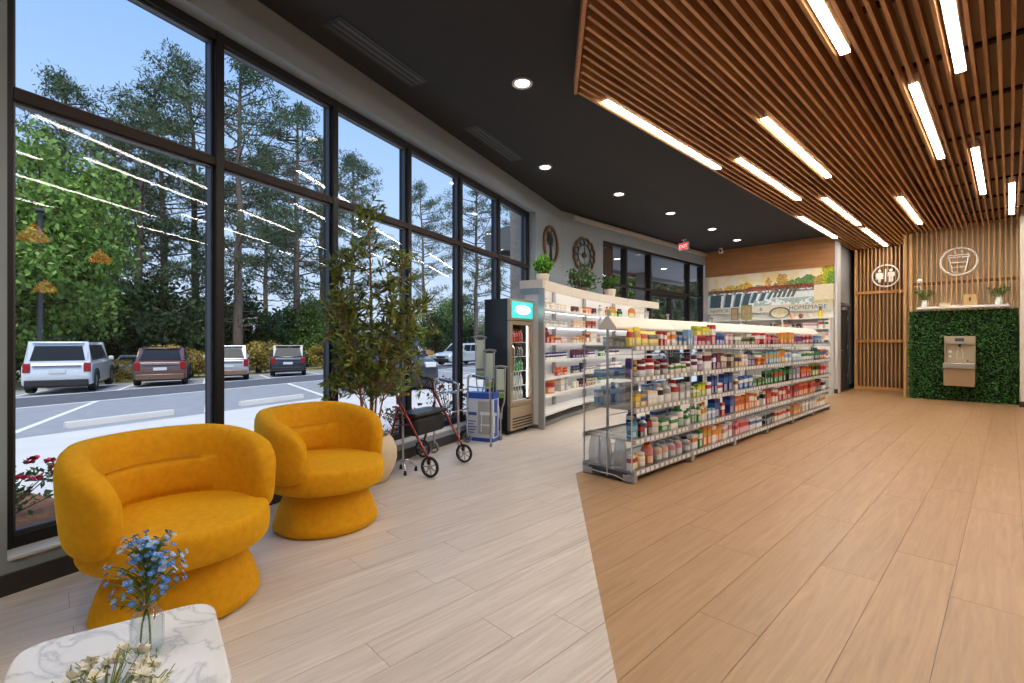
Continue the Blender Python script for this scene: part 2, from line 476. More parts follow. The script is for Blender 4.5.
# ---- storefront wall, parallel to the shelves (x = XF)
XF = -6.05
YC = ww(SEND, 0).y
YW = 13.52
mb = MB()
mb.box(XF - 0.25, XF, YC - 0.05, 8.54, 0, CEIL); mb.box(XF - 0.25, XF, 8.54, YW, 3.42, CEIL)
struct(mb.build('wall_front', M_wall))
mb = MB().box(XF, XF + 0.07, YC + 0.35, YW, 3.66, 3.74)
struct(mb.build('trim_2', mat('crown_white', (190, 188, 184), 0.5), bevel=0.004))
struct(MB().box(XF, XF + 0.014, YC, 8.5, 0, 0.105).build('baseboard_front', M_base))
def fbox(mb, y0, y1, x0, x1, z0, z1): return mb.box(XF - x1, XF - x0, y0, y1, z0, z1)
bounds = [8.54, 9.50, 10.56, 12.60, 13.50]
for k in range(4):
    a, b = bounds[k], bounds[k + 1]
    isdoor = (k == 2)
    r = struct(empty('door_1' if isdoor else 'window_%d' % (7 + k - (1 if k > 2 else 0))))
    mb = MB(); fbox(mb, a, a + 0.07, 0.05, 0.2, 0, 3.42)
    if k == 3: fbox(mb, b - 0.1, b, 0.05, 0.2, 0, 3.42)
    mb.build('mullion', M_alu, r, bevel=0.004)
    e = b - (0.1 if k == 3 else 0)
    mb = MB(); fbox(mb, a + 0.07, e, 0.055, 0.19, 3.36, 3.42); mb.build('head', M_alu, r)
    mb = MB(); fbox(mb, a + 0.07, e, 0.055, 0.19, 2.47, 2.53); mb.build('rail', M_alu, r)
    mb = MB(); fbox(mb, a + 0.072, e, 0.1, 0.106, 2.53, 3.36); mb.build('pane', M_glass, r)
    if not isdoor:
        mb = MB(); fbox(mb, a + 0.07, e, 0.055, 0.19, 0, 0.1); mb.build('sill_rail', M_alu, r)
        mb = MB(); fbox(mb, a + 0.072, e, 0.1, 0.106, 0.1, 2.47); mb.build('pane', M_glass, r)
    else:
        mid = (a + 0.07 + b) / 2
        for (p, q, hs) in ((a + 0.075, mid - 0.004, 1), (mid + 0.004, b - 0.004, -1)):
            mb = MB()
            fbox(mb, p, p + 0.08, 0.09, 0.14, 0.01, 2.46); fbox(mb, q - 0.08, q, 0.09, 0.14, 0.01, 2.46)
            fbox(mb, p + 0.08, q - 0.08, 0.09, 0.14, 0.01, 0.22); fbox(mb, p + 0.08, q - 0.08, 0.09, 0.14, 2.36, 2.46)
            d = mb.build('door_leaf', M_alu, r)
            mb = MB(); fbox(mb, p + 0.08, q - 0.08, 0.112, 0.118, 0.22, 2.36); mb.build('pane', M_glass, d)
            hy = (q - 0.05) if hs == 1 else (p + 0.05)
            MB().tube([(XF - 0.09, hy, 0.85), (XF - 0.04, hy, 0.85), (XF - 0.04, hy, 1.4), (XF - 0.09, hy, 1.4)], 0.012, 8).build('handle', M_steel, d, True)

# ---- far wall with wood fascia
mb = MB().box(XF - 0.25, -2.85, YW + 0.06, YW + 0.2, 0, 3.08)
struct(mb.build('wall_back', M_white))
M_fascia = wood('fascia_oak', (140, 92, 52), (186, 132, 82), 0.45, 'X', 0.5, 0.0)
mb = MB().box(XF, -2.9, YW - 0.02, YW + 0.2, 3.06, CEIL)
struct(mb.build('trim_3', M_fascia, bevel=0.004))
struct(MB().box(-2.9, -2.84, YW - 0.04, YW + 0.25, 0, CEIL).build('trim_4', mat('pier_white', (200, 200, 200), 0.6), bevel=0.004))
struct(MB().box(-2.905, -2.835, YW - 0.055, YW - 0.04, 0, 0.105).build('baseboard_back', M_base))
Y1F = 15.46
# ---- recess with black door (face towards +x)
XR = -2.95
mb = MB().box(XR - 0.2, XR, YW + 0.25, 14.05, 0, CEIL).box(XR - 0.2, XR, 14.05, 15.1, 2.2, CEIL).box(XR - 0.2, XR, 15.1, RYF, 0, CEIL)
struct(mb.build('wall_recess', M_recess))
struct(MB().box(XR - 0.2, -1.6, RYF, RYF + 0.2, 0, CEIL).box(-1.62, -1.56, Y1F, RYF, 0, CEIL).build('wall_end', M_recess))
struct(MB().box(XR, XR + 0.014, 15.16, RYF, 0, 0.105).build('baseboard_recess', M_base))
d = struct(MB().box(XR - 0.06, XR - 0.015, 14.09, 15.06, 0.01, 2.16).build('door_2', mat('door_charcoal', (56, 60, 66), 0.5), bevel=0.003))
MB().box(XR - 0.1, XR + 0.012, 14.03, 14.09, 0, 2.22).box(XR - 0.1, XR + 0.012, 15.06, 15.12, 0, 2.22).box(XR - 0.1, XR + 0.012, 14.09, 15.06, 2.16, 2.22).build('door_frame', mat('door_frame_charcoal', (48, 51, 56), 0.5), d)
MB().tube([(XR - 0.015, 14.18, 1.02), (XR + 0.05, 14.18, 1.02), (XR + 0.05, 14.32, 1.02)], 0.011, 8).build('handle', M_steel, d, True)
MB().box(XR - 0.015, XR + 0.05, 14.5, 14.75, 2.04, 2.12).tube([(XR + 0.03, 14.62, 2.13), (XR + 0.2, 14.4, 2.14), (XR - 0.01, 14.2, 2.15)], 0.008, 6).build('closer', M_silver, d)
for z in (0.35, 1.1, 1.85): MB().tube([(XR + 0.0, 15.07, z - 0.05), (XR + 0.0, 15.07, z + 0.05)], 0.012, 8).build('hinge', M_steel, d)

# ---- slat walls
Y1, Y2 = 15.16, 13.75
M_taupe = mat('wall_taupe', (122, 92, 62), 0.8, noise=0.05, scale=4)
struct(MB().box(-2.8, -1.6, Y1 + 0.16, Y1 + 0.3, 0, CEIL).build('wall_taupe_restroom', M_taupe))
r = struct(empty('slat_wall_restroom', (0, 0, 0)))
SLP = 0.08
xk = [-2.86 + SLP * k for k in range(106)]
sl1 = MB().box(-0.015, 0.015, -0.035, 0.035, -1.77, 1.77).mesh('slat', M_slatv)
for x in xk:
    if -2.8 < x < -1.62:
        o = bpy.data.objects.new('slat', sl1); COL.objects.link(o); o.location = (x, Y1 + 0.07, 1.77 + 0.075); o.parent = r
for z in (1.25, 2.49): MB().box(-2.8, -1.6, Y1 - 0.02, Y1 + 0.02, z - 0.035, z + 0.035).build('cross_rail', M_slatx, r, bevel=0.003)
MB().box(-2.8, -1.6, Y1 - 0.0, Y1 + 0.14, 0, 0.075).build('bottom_rail', M_slatx, r, bevel=0.003)
for x in (-2.8,): MB().box(x - 0.02, x + 0.02, Y1 - 0.02, Y1 + 0.14, 0, SLZ).build('end_post', M_slatv, r)
struct(MB().box(-1.6, 0.2, Y2 + 0.45, Y2 + 0.6, 0, CEIL).box(-1.62, -1.56, Y2 + 0.1, Y1 + 0.3, 0, CEIL).build('wall_taupe_fountain', mat('wall_taupe2', (222, 206, 174), 0.8, noise=0.05, scale=4)))
r = struct(empty('slat_wall_fountain', (0, 0, 0)))
sl2 = MB().box(-0.0115, 0.0115, -0.025, 0.025, -1.81, 1.81).mesh('slat', M_slatv)
for x in xk:
    if -1.47 < x < 0.12:
        o = bpy.data.objects.new('slat', sl2); COL.objects.link(o); o.location = (x, Y2 + 0.03, 1.81); o.parent = r
for x in (-1.62, -1.52): MB().box(x - 0.026, x + 0.026, Y2 - 0.04, Y2 + 0.1, 0, SLZ).build('end_post', M_slatv, r, bevel=0.003)
MB().box(-1.49, 0.12, Y2 + 0.062, Y2 + 0.12, 2.47, 2.53).build('cross_rail', wood('rail_dark', (96, 58, 32), (140, 88, 52), 0.5, 'X'), r)
# ---- right pier and the parts of the room outside the frame
struct(MB().box(0.13, RX, 13.24, 14.6, 0, CEIL).build('wall_pier', M_wallwhite))
struct(MB().box(0.122, RX, 13.226, 13.24, 0, 0.105).build('baseboard_pier', M_base))
struct(MB().box(RX, RX + 0.2, RY0, 14.6, 0, CEIL).build('wall_right', M_wallwhite))
wl = ww((RY0 + .173) / math.cos(WA), 0)
struct(MB().box(-2.2, RX, RY0 - 0.2, RY0, 0, CEIL).build('wall_rear', M_wallwhite))

# ---- ceilings
def ceil_poly():
    c = ww(SB, 0.3); d = ww(SEND, 0.3)
    return [(-1.0, RY0 - 0.2), (RX + 0.2, RY0 - 0.2), (RX + 0.2, RYF + 0.2), (XF - 0.25, RYF + 0.2), (XF - 0.25, d.y), (d.x, d.y), (c.x, c.y)]
struct(MB().prism(ceil_poly(), CEIL, CEIL + 0.25).build('ceiling', M_black))
# taupe deck inside the slat field
YEND = lambda x: Y1 if x < -1.6 else Y2
SFX0, SFX1 = -2.9, 3.4
def yfront(x): return max(ydiag(x) + 0.05, -3.0)
dk = [(SFX0, yfront(SFX0)), (SFX0, 15.3), (-1.6, 15.3), (-1.6, 13.9), (SFX1, 13.9), (SFX1, -3.0), (FBX + (-3.0 - FBY) / DK, -3.0)]
struct(MB().prism(dk[::-1], CEIL - 0.012, CEIL - 0.002).build('ceiling_deck', mat('deck_taupe', (176, 152, 124), 0.8, noise=0.08, scale=2)))
r = struct(empty('slat_ceiling', (0, 0, 0)))
LIGHTS = [(-2.80, 3.95, 6.63), (-2.80, 10.32, 13.03), (-2.48, 6.46, 9.06), (-2.14, 9.25, 11.91), (-2.14, 12.40, 15.0), (-1.80, 5.48, 8.12), (-0.94, 2.1, 4.72),
          (-1.24, 10.09, 12.68), (-0.63, 5.74, 8.33), (-0.32, 3.2, 5.77), (-0.32, 8.19, 10.82), (0.0, 10.42, 12.92)]
OUTL = [(0.64, 5.9, 8.5), (0.96, 9.4, 12.0), (0.32, 0.6, 3.2), (1.28, 3.4, 6.0), (1.92, -0.4, 2.2), (2.24, 6.6, 9.2), (2.56, 2.6, 5.2)]
def snap(x): return min(xk, key=lambda q: abs(q - x))
LL = [(snap(a), b, c) for a, b, c in LIGHTS + OUTL if b > yfront(a) + 0.1]
SLH = 0.12
for x in xk:
    if x > SFX1 - 0.05: break
    iv = [(yfront(x), YEND(x) + (0.14 if x < -1.6 else 0.06))]
    for lx, a, b in LL:
        if abs(lx - x) < 1e-6:
            nv = []
            for p, q in iv:
                if a > p and a < q: nv.append((p, a - 0.01))
                if b < q and b > p: nv.append((b + 0.01, q))
                if b <= p or a >= q: nv.append((p, q))
            iv = nv
    for p, q in iv:
        if q - p < 0.03: continue
        c = (p + q) / 2
        o = MB().box(-0.013, 0.013, p - c, q - c, 0, SLH).build('slat', M_slat, r); o.location = (x, c, SLZ)
y = 2.0
while y < 13.6:
    x0 = max(SFX0, FBX + (y - 0.2 - FBY) / DK)
    MB().box(x0, SFX1, y - 0.03, y + 0.03, SLZ + SLH, CEIL - 0.013).build('joist', mat('joist_dark', (52, 34, 24), 0.7), r)
    y += 1.22
# end board along the diagonal front edge and the side board
a = Vector((FBX - 0.035, ydiag(FBX - 0.035) + 0.03, 0)); b = Vector((FBX + (-3.0 - FBY) / DK, -3.0, 0))
d = (b - a).normalized(); nn = Vector((d.y, -d.x, 0)) * 0.03
MB().prism([tuple(a)[:2], tuple(b)[:2], tuple(b + nn)[:2], tuple(a + nn)[:2]], SLZ - 0.002, CEIL - 0.002).build('end_board', wood('board_wood', (150, 94, 50), (205, 142, 86), 0.5, 'X', 0.6, 0), r)
# ---- linear lamps
ORD = ['', 'second ', 'third ']
for i, (x, y0, y1) in enumerate(LL):
    t = thing('linear_light', ('long linear lamp along the outer edge of the slat ceiling beside the black ceiling' if x < -2.7 else 'long warm white linear lamp set between the wooden ceiling slats'), 'ceiling light', (x, (y0 + y1) / 2, SLZ), 0, 'linear lamps on the slat ceiling edge' if x < -2.7 else 'linear lamps in the slat ceiling')
    hl = (y1 - y0) / 2
    MB().box(-0.036, 0.036, -hl, hl, 0.004, 0.1).build('housing', mat('lamp_housing', (230, 225, 215), 0.5), t)
    MB().box(-0.033, 0.033, -hl + 0.004, hl - 0.004, -0.006, 0.004).build('diffuser', M_lamp, t)
# ---- round downlights
DL = [(-3.32, 3.34), (-4.69, 5.19), (-4.67, 7.06), (-4.66, 8.85), (-4.67, 10.78), (-4.74, 12.4), (-2.0, 0.9), (-1.4, -0.4), (-2.6, -1.6), (-0.6, -2.0), (-1.2, -3.8), (0.8, -3.8)]
for x, y in DL:
    t = thing('downlight', 'round recessed downlight with white rim in the black ceiling', 'ceiling light', (x, y, CEIL), 0, 'downlights in the black ceiling')
    MB().lathe([(0.068, -0.004), (0.085, -0.014), (0.1, -0.012), (0.102, 0.0)], 24, cap=False).build('rim', mat('rim_white', (225, 222, 216), 0.4), t, True)
    MB().lathe([(0.0, -0.006), (0.068, -0.006), (0.068, -0.001), (0, -0.001)], 24).build('lens', M_spot, t)
    ld_ = bpy.data.lights.new('downlight_beam', 'SPOT'); ld_.energy = 42 if y < 5 else 75; ld_.spot_size = math.radians(118); ld_.spot_blend = 0.8; ld_.shadow_soft_size = 0.06; ld_.color = (1.0, 0.95, 0.89)
    lo_ = bpy.data.objects.new('beam', ld_); COL.objects.link(lo_); lo_.parent = t; lo_.location = (0, 0, -0.02)
# ---- slot diffusers in the black ceiling
for i, (p, q, lab) in enumerate((((330, 20), (420, 84), 'long black slot air diffuser in the ceiling above the armchairs'), ((470, 126), (518, 160), 'short black slot air diffuser in the ceiling near the fridge'))):
    a, b = fl(*p, CEIL), fl(*q, CEIL)
    L = (b - a).length; c = (a + b) / 2; ang = math.atan2(-(b - a).x, (b - a).y)
    t = thing('slot_diffuser', lab, 'air vent', c, ang)
    MB().box(-0.11, 0.11, -L / 2, L / 2, -0.006, 0).build('frame', mat('vent_black', (34, 34, 34), 0.5), t, bevel=0.002)
    for k in range(3): MB().box(-0.075 + k * 0.06, -0.045 + k * 0.06, -L / 2 + 0.03, L / 2 - 0.03, -0.011, -0.006).build('blade', mat('vent_blade', (66, 66, 66), 0.45), t)

# ================================================================== OUTSIDE
def gp(s, n, dz=0.0):
    p = ww(s, n); p.z = gz(n) + dz; return p
def gstrip(name, s0, s1, n0, n1, m, lift=0.0, thick=0.15, parent=None):
    vs = [gp(s0, n0, lift), gp(s1, n0, lift), gp(s1, n1, lift), gp(s0, n1, lift)]
    lo = [v - Vector((0, 0, thick)) for v in vs]
    mb = MB().add(vs + lo, [(3, 2, 1, 0), (4, 5, 6, 7), (0, 1, 5, 4), (1, 2, 6, 5), (2, 3, 7, 6), (3, 0, 4, 7)])
    o = mb.build(name, m, parent)
    if parent is None: struct(o)
    return o
M_conc = mat('concrete_pale', (208, 206, 202), 0.85, noise=0.06, scale=1.5)
M_park = mat('asphalt_pale', (150, 152, 156), 0.9, noise=0.12, scale=2.5)
M_road = mat('asphalt_dark', (92, 94, 100), 0.9, noise=0.12, scale=2.0)
M_line = mat('road_paint', (226, 226, 224), 0.8)
M_mulch = mat('mulch', (128, 88, 62), 0.95, noise=0.5, scale=30, bump=0.8)
M_grass = mat('verge_grass', (150, 140, 84), 0.95, noise=0.3, scale=6)
NS1 = ext(202, 414)[1]; NR0 = ext(205, 391)[1]; NR1 = ext(205, 383.5)[1]
gstrip('mulch_bed', -4, 0.98, 0.3, 2.7, M_mulch, 0.02)
gstrip('mulch_bed', 3.4, 6.8, 0.3, 1.6, M_mulch, 0.02)
gstrip('sidewalk', -12, 60, 0.3, NS1, M_conc)
gstrip('parking_bay', -12, 70, NS1, NR0, M_park, -0.0)
gstrip('road', -12, 90, NR0, NR1, M_road)
gstrip('parking_row', -12, 90, NR1, 26, M_park)
gstrip('verge', -30, 140, 26, 90, M_grass, 0.06)
ln = struct(empty('parking_lines'))
gstrip('line', -12, 90, NR0 - 0.12, NR0 + 0.04, M_line, 0.006, 0.01, ln)
gstrip('line', -12, 90, NR1 - 0.04, NR1 + 0.12, M_line, 0.006, 0.01, ln)
sA = ext(195, 405)[0]
# angled bays: heading about 32 degrees left of the camera axis, seen from above
PDW = Vector((FW[0] * math.cos(0.56) - RT[0] * math.sin(0.56), FW[1] * math.cos(0.56) - RT[1] * math.sin(0.56), 0))
PDK = PDW.dot(WU) / PDW.dot(WN)
def slanted(s0, n0, n1, wd=0.15):
    vs = [gp(s0, n0, 0.006), gp(s0 + wd, n0, 0.006), gp(s0 + wd + PDK * (n1 - n0), n1, 0.006), gp(s0 + PDK * (n1 - n0), n1, 0.006)]
    lo = [v - Vector((0, 0, 0.01)) for v in vs]
    MB().add(vs + lo, [(3, 2, 1, 0), (4, 5, 6, 7), (0, 1, 5, 4), (1, 2, 6, 5), (2, 3, 7, 6), (3, 0, 4, 7)]).build('line', M_line, ln)
sB, nB = ext(201, 412)
for k in range(-4, 8): slanted(sB + k * 3.3, NS1 + 0.3, NR0 - 0.12)
sC, nC = ext(196, 383.5)
for k in range(-5, 8): slanted(sC + k * 3.4, NR1 + 0.12, 24.5)
sA = sB - 0.2
# wheel stops
for k in range(-2, 5):
    s = sB - 1.4 + k * 3.3
    mb = MB(); p = [(-0.08, 0), (0.08, 0), (0.05, 0.12), (-0.05, 0.12)]
    vs = []
    for ss in (-0.9, 0.9):
        for a, b in p: vs.append(Vector((a, ss, b)))
    mb.add(vs, [(0, 1, 2, 3), (7, 6, 5, 4), (0, 4, 5, 1), (1, 5, 6, 2), (2, 6, 7, 3), (3, 7, 4, 0)])
    o = mb.build('wheel_stop', M_conc, bevel=0.01); o.location = gp(s, NS1 + 0.55); o.rotation_euler = (0, 0, WA)
    tag(o, 'pale concrete wheel stop lying in an empty parking bay beside the sidewalk', 'wheel stop', 'concrete wheel stops along the sidewalk')

# ---- cars (local: +y forward, origin on the ground under the rear bumper middle)
M_tyre = mat('tyre', (26, 26, 27), 0.8)
M_rim = mat('alloy_rim', (150, 152, 156), 0.3, 0.8)
M_cglass = mat('car_glass', (30, 36, 42), 0.35, spec=0.25)
M_tail = mat('tail_lamp', (150, 20, 24), 0.25)
M_plate = mat('number_plate', (210, 214, 214), 0.4)
M_head = mat('head_lamp', (225, 228, 230), 0.15)
M_trimk = mat('car_trim', (36, 37, 39), 0.6)
def car(name, label, cat, col, s, n, rz, L=4.7, Wd=1.9, Ht=1.7, wheel=0.36, belt=1.0, hood=1.25, slope=0.35, suv=True, low=None, metal=0.35, ground=None):
    t = thing(name, label, cat, gp(s, n) if ground is None else ground, WA + rz)
    mc = mat('paint_%d_%d_%d' % col, col, 0.28, metal, coat=0.6)
    # lower body: closed side outline lofted over half-widths
    zb = 0.28 if suv else 0.2
    prof = [(0.06, zb + 0.05), (0.0, 0.55), (0.05, belt - 0.1), (0.1, belt), (L - hood, belt + 0.02), (L - 0.35, belt - 0.1), (L - 0.05, belt - 0.28), (L, 0.55), (L - 0.08, zb + 0.02)]
    def lay(w_, pr): return [Vector((w_, y, z)) for y, z in pr]
    k = len(prof); hw = Wd / 2
    cy, cz = L / 2, 0.62
    inn = [(cy + (y - cy) * 0.975, cz + (z - cz) * 0.94) for y, z in prof]
    vs = lay(-hw + 0.02, inn) + lay(-hw + 0.09, prof) + lay(hw - 0.09, prof) + lay(hw - 0.02, inn)
    fs = [tuple(range(k - 1, -1, -1)), tuple(range(3 * k, 4 * k))]
    for a in range(3):
        for i in range(k): fs.append((a * k + i, a * k + (i + 1) % k, (a + 1) * k + (i + 1) % k, (a + 1) * k + i))
    MB().add(vs, fs).build('body', mc, t, bevel=0.09, seg=3)
    # cabin
    yr0, yr1 = 0.12, 0.12 + slope * (Ht - belt)
    yf0, yf1 = L - hood + 0.1, L - hood - 0.62
    wb, wt = hw - 0.07, hw - 0.24
    top = [(yr1, Ht - 0.06), (yr1 + 0.25, Ht), (yf1 - 0.2, Ht - 0.01), (yf1, Ht - 0.07)]
    low_ = [(yr0, belt - 0.02), (yr0 + 0.3, belt - 0.02), (yf0 - 0.4, belt - 0.02), (yf0, belt - 0.02)]
    vs = [Vector((-wb, y, z)) for y, z in low_] + [Vector((-wt, y, z)) for y, z in top] + [Vector((wt, y, z)) for y, z in top] + [Vector((wb, y, z)) for y, z in low_]
    fs = []
    for a in range(3):
        for i in range(3): fs.append((a * 4 + i, a * 4 + i + 1, (a + 1) * 4 + i + 1, (a + 1) * 4 + i))
    fs += [(12, 8, 4, 0), (3, 7, 11, 15), (0, 3, 15, 12)]
    fs = [f[::-1] for f in fs]
    MB().add(vs, fs).build('cabin', mc, t, bevel=0.09, seg=3)
    # glass set proud of the cabin
    def g(name_, q, m): MB().add(q, [(0, 1, 2, 3)]).build(name_, m, t)
    def lerp(a, b, f): return tuple(a[i] + (b[i] - a[i]) * f for i in range(3))
    def panel(nm, a, b, c, d, mx, my, off, m):
        a, b, c, d = (Vector(x) for x in (a, b, c, d))
        def P(u, v): return a.lerp(b, u).lerp(d.lerp(c, u), v)
        q = [P(mx, my), P(1 - mx, my), P(1 - mx, 1 - my), P(mx, 1 - my)]
        nn_ = (b - a).cross(d - a).normalized() * off
        o_ = [x + nn_ for x in q]
        MB().add(o_ + q, [(0, 1, 2, 3), (4, 5, 1, 0), (5, 6, 2, 1), (6, 7, 3, 2), (7, 4, 0, 3)]).build(nm, m, t)
    panel('rear_window', (-wb, yr0, belt), (wb, yr0, belt), (wt, yr1, Ht - 0.06), (-wt, yr1, Ht - 0.06), 0.08, 0.12, 0.015, M_cglass)
    panel('windscreen', (wb, yf0, belt), (-wb, yf0, belt), (-wt, yf1, Ht - 0.07), (wt, yf1, Ht - 0.07), 0.07, 0.08, 0.015, M_cglass)
    for sg in (-1, 1):
        cuts = [0.05, 0.3, 0.62, 0.93]
        for a, b in zip(cuts[:-1], cuts[1:]):
            def yy(f, tp): 
                return (yr1 + 0.08 + (yf1 - yr1 - 0.08) * f) if tp else (yr0 + 0.2 + (yf0 - yr0 - 0.35) * f)
            A = (sg * wb, yy(a, 0), belt); B = (sg * wb, yy(b, 0), belt); C = (sg * wt, yy(b, 1), Ht - 0.05); D = (sg * wt, yy(a, 1), Ht - 0.05)
            if sg < 0: A, B, C, D = B, A, D, C
            panel('side_window', A, B, C, D, 0.04, 0.1, 0.012, M_cglass)
        MB().box(sg * (hw + 0.06) - 0.09, sg * (hw + 0.06) + 0.09, yf0 - 0.5, yf0 - 0.38, belt, belt + 0.16).build('mirror', mc, t, bevel=0.02)
        tl = MB().box(sg * (hw - 0.17) - 0.1, sg * (hw - 0.17) + 0.11, -0.012, 0.16, belt - 0.34, belt - 0.0)
        tl.build('tail_lamp', M_tail, t, bevel=0.02)
        MB().box(sg * (hw - 0.3) - 0.17, sg * (hw - 0.3) + 0.17, L - 0.26, L + 0.005, belt - 0.34, belt - 0.18).build('head_lamp', M_head, t, bevel=0.02)
        for yw in (0.85, L - 0.9):
            wt_ = empty('wheel', (sg * (hw - 0.12), yw, wheel)); wt_.parent = t
            M_ = Matrix.Rotation(PI / 2, 4, 'Y')
            MB().lathe([(wheel * 0.6, -0.12), (wheel * 0.93, -0.12), (wheel, -0.08), (wheel, 0.08), (wheel * 0.93, 0.12), (wheel * 0.6, 0.12), (wheel * 0.6, -0.12)], 20, M=M_).build('tyre', M_tyre, wt_, True)
            MB().lathe([(0, -0.1), (wheel * 0.2, -0.115), (wheel * 0.6, -0.09), (wheel * 0.6, 0.09), (wheel * 0.2, 0.115), (0, 0.1)], 10, M=M_).build('rim', M_rim, wt_)
    MB().box(-0.24, 0.24, -0.015, 0.06, belt - 0.38, belt - 0.25).build('number_plate', M_plate, t)
    MB().box(-hw + 0.34, hw - 0.34, -0.008, 0.06, belt - 0.14, belt - 0.09).build('tailgate_trim', M_rim, t)
    MB().box(-wt + 0.05, wt - 0.05, yr1 - 0.1, yr1 + 0.12, Ht - 0.05, Ht + 0.0).build('roof_spoiler', mc, t, bevel=0.02)
    for sg in (-1, 1):
        for yw in (0.85, L - 0.9): MB().tube([(sg * (hw - 0.005), yw + (wheel + 0.045) * math.cos(a_), wheel + (wheel + 0.045) * math.sin(a_)) for a_ in [PI * j / 12 for j in range(13)]], 0.035, 6).build('wheel_arch', M_trimk, t, True)
    MB().box(-hw + 0.12, hw - 0.12, -0.04, 0.2, zb + 0.02, zb + 0.26).build('rear_bumper', M_trimk if low is None else mat('lowtrim_%d_%d_%d' % low, low, 0.4, 0.3, coat=0.4), t, bevel=0.03)
    MB().box(-hw + 0.12, hw - 0.12, L - 0.2, L + 0.04, zb + 0.02, zb + 0.26).build('front_bumper', M_trimk, t, bevel=0.03)
    MB().box(-0.45, 0.45, L - 0.12, L + 0.02, 0.56, 0.74).build('grille', M_trimk, t, bevel=0.01)
    if suv:
        for sg in (-1, 1): MB().tube([(sg * (wt - 0.08), yr1 + 0.2, Ht + 0.0), (sg * (wt - 0.08), yr1 + 0.3, Ht + 0.05), (sg * (wt - 0.08), yf1 - 0.3, Ht + 0.05), (sg * (wt - 0.08), yf1 - 0.2, Ht)], 0.015, 6).build('roof_rail', M_trimk, t)
    MB().box(-hw + 0.15, hw - 0.15, 0.3, L - 0.3, zb - 0.05, zb + 0.1).build('underside', M_trimk, t)
    return t
NROW = 19.9
def rowcar(px, **k):
    n = k.pop('n', NROW); s, Z = at_n(px, n); return dict(s=s, n=n, **k)
RZN = math.atan2(-PDW.x, PDW.y) - WA     # noses point away from the building, along the slanted bays
car('parked_suv', 'big white SUV parked tail-in to the store with dark rear window', 'car', (222, 226, 230), **rowcar(57, rz=RZN), L=5.2, Wd=2.03, Ht=1.94, wheel=0.42, belt=1.16, slope=0.22)
car('parked_crossover', 'bronze sloping-roof crossover parked between the white and silver SUVs', 'car', (112, 84, 78), **rowcar(160, rz=RZN), L=4.8, Wd=1.98, Ht=1.68, wheel=0.38, belt=1.08, slope=1.3, low=(120, 92, 74))
car('parked_suv', 'silver SUV with tan lower bumper parked beside the bronze crossover', 'car', (186, 186, 190), **rowcar(228, rz=RZN), L=4.6, Wd=1.9, Ht=1.74, wheel=0.36, belt=1.06, slope=0.5, low=(140, 110, 90))
car('parked_suv', 'dark navy SUV parked beside the yellow shrubs beyond the olive tree', 'car', (50, 56, 68), **rowcar(288, rz=RZN - 0.15), L=4.6, Wd=1.86, Ht=1.72, wheel=0.36, belt=1.06, slope=0.45)
TH = Vector((RT[0] * 0.53 - FW[0] * 0.85, RT[1] * 0.53 - FW[1] * 0.85, 0))
TRZ = math.atan2(-TH.x, TH.y) - WA
TS, TN = ext(409, 391); TS -= TH.dot(WU) * 5.6; TN -= TH.dot(WN) * 5.6
car('parked_truck', 'dark slate pickup truck facing the store behind the potted olive tree', 'truck', (66, 70, 80), s=TS, n=TN, rz=TRZ, L=5.6, Wd=2.05, Ht=1.92, wheel=0.42, belt=1.2, slope=0.15)
car('parked_van', 'tall white van standing behind the slate pickup truck', 'van', (226, 230, 232), **rowcar(388, rz=RZN, n=16.0), L=5.4, Wd=2.05, Ht=2.5, wheel=0.38, belt=1.3, slope=0.1, hood=1.0)
car('distant_suv', 'white SUV parked side-on across the road near the orange bus', 'car', (218, 224, 228), s=at_n(480, 17)[0], n=17, rz=math.atan2(0.6 * RT[0] + 0.8 * FW[0], -0.6 * RT[1] - 0.8 * FW[1]) - WA, L=4.6, Wd=1.88, Ht=1.7, wheel=0.36, belt=1.04, slope=0.5)
car('distant_car', 'small white hatchback parked beyond the verge shrub behind the bronze crossover', 'car', (214, 220, 226), **rowcar(122, rz=0.3, n=29), L=4.2, Wd=1.8, Ht=1.45, wheel=0.33, belt=0.92, slope=0.7, suv=False)
# school-style bus far away
s, Z = at_n(438, 40)
t = thing('bus', 'distant orange bus standing under the trees', 'bus', gp(s, 40), WA + 0.9)
M_bus = mat('bus_orange', (222, 138, 30), 0.4)
MB().box(-1.2, 1.2, -4.5, 4.5, 0.5, 2.9).build('body', M_bus, t, bevel=0.15)
for k in range(7):
    for sg in (-1, 1): MB().box(sg * 1.21 - 0.015, sg * 1.21 + 0.015, -4.0 + k * 1.15, -3.1 + k * 1.15, 1.75, 2.45).build('window', M_cglass, t)
for sg in (-1, 1):
    MB().box(sg * 1.21 - 0.01, sg * 1.21 + 0.01, -4.3, 4.3, 1.3, 1.4).build('stripe', M_trimk, t)
    for yw in (-2.8, 2.9): MB().lathe([(0, -0.14), (0.5, -0.14), (0.5, 0.14), (0, 0.14)], 16, M=Matrix.Translation((sg * 1.05, yw, 0.5)) @ Matrix.Rotation(PI / 2, 4, 'Y')).build('wheel', M_tyre, t)

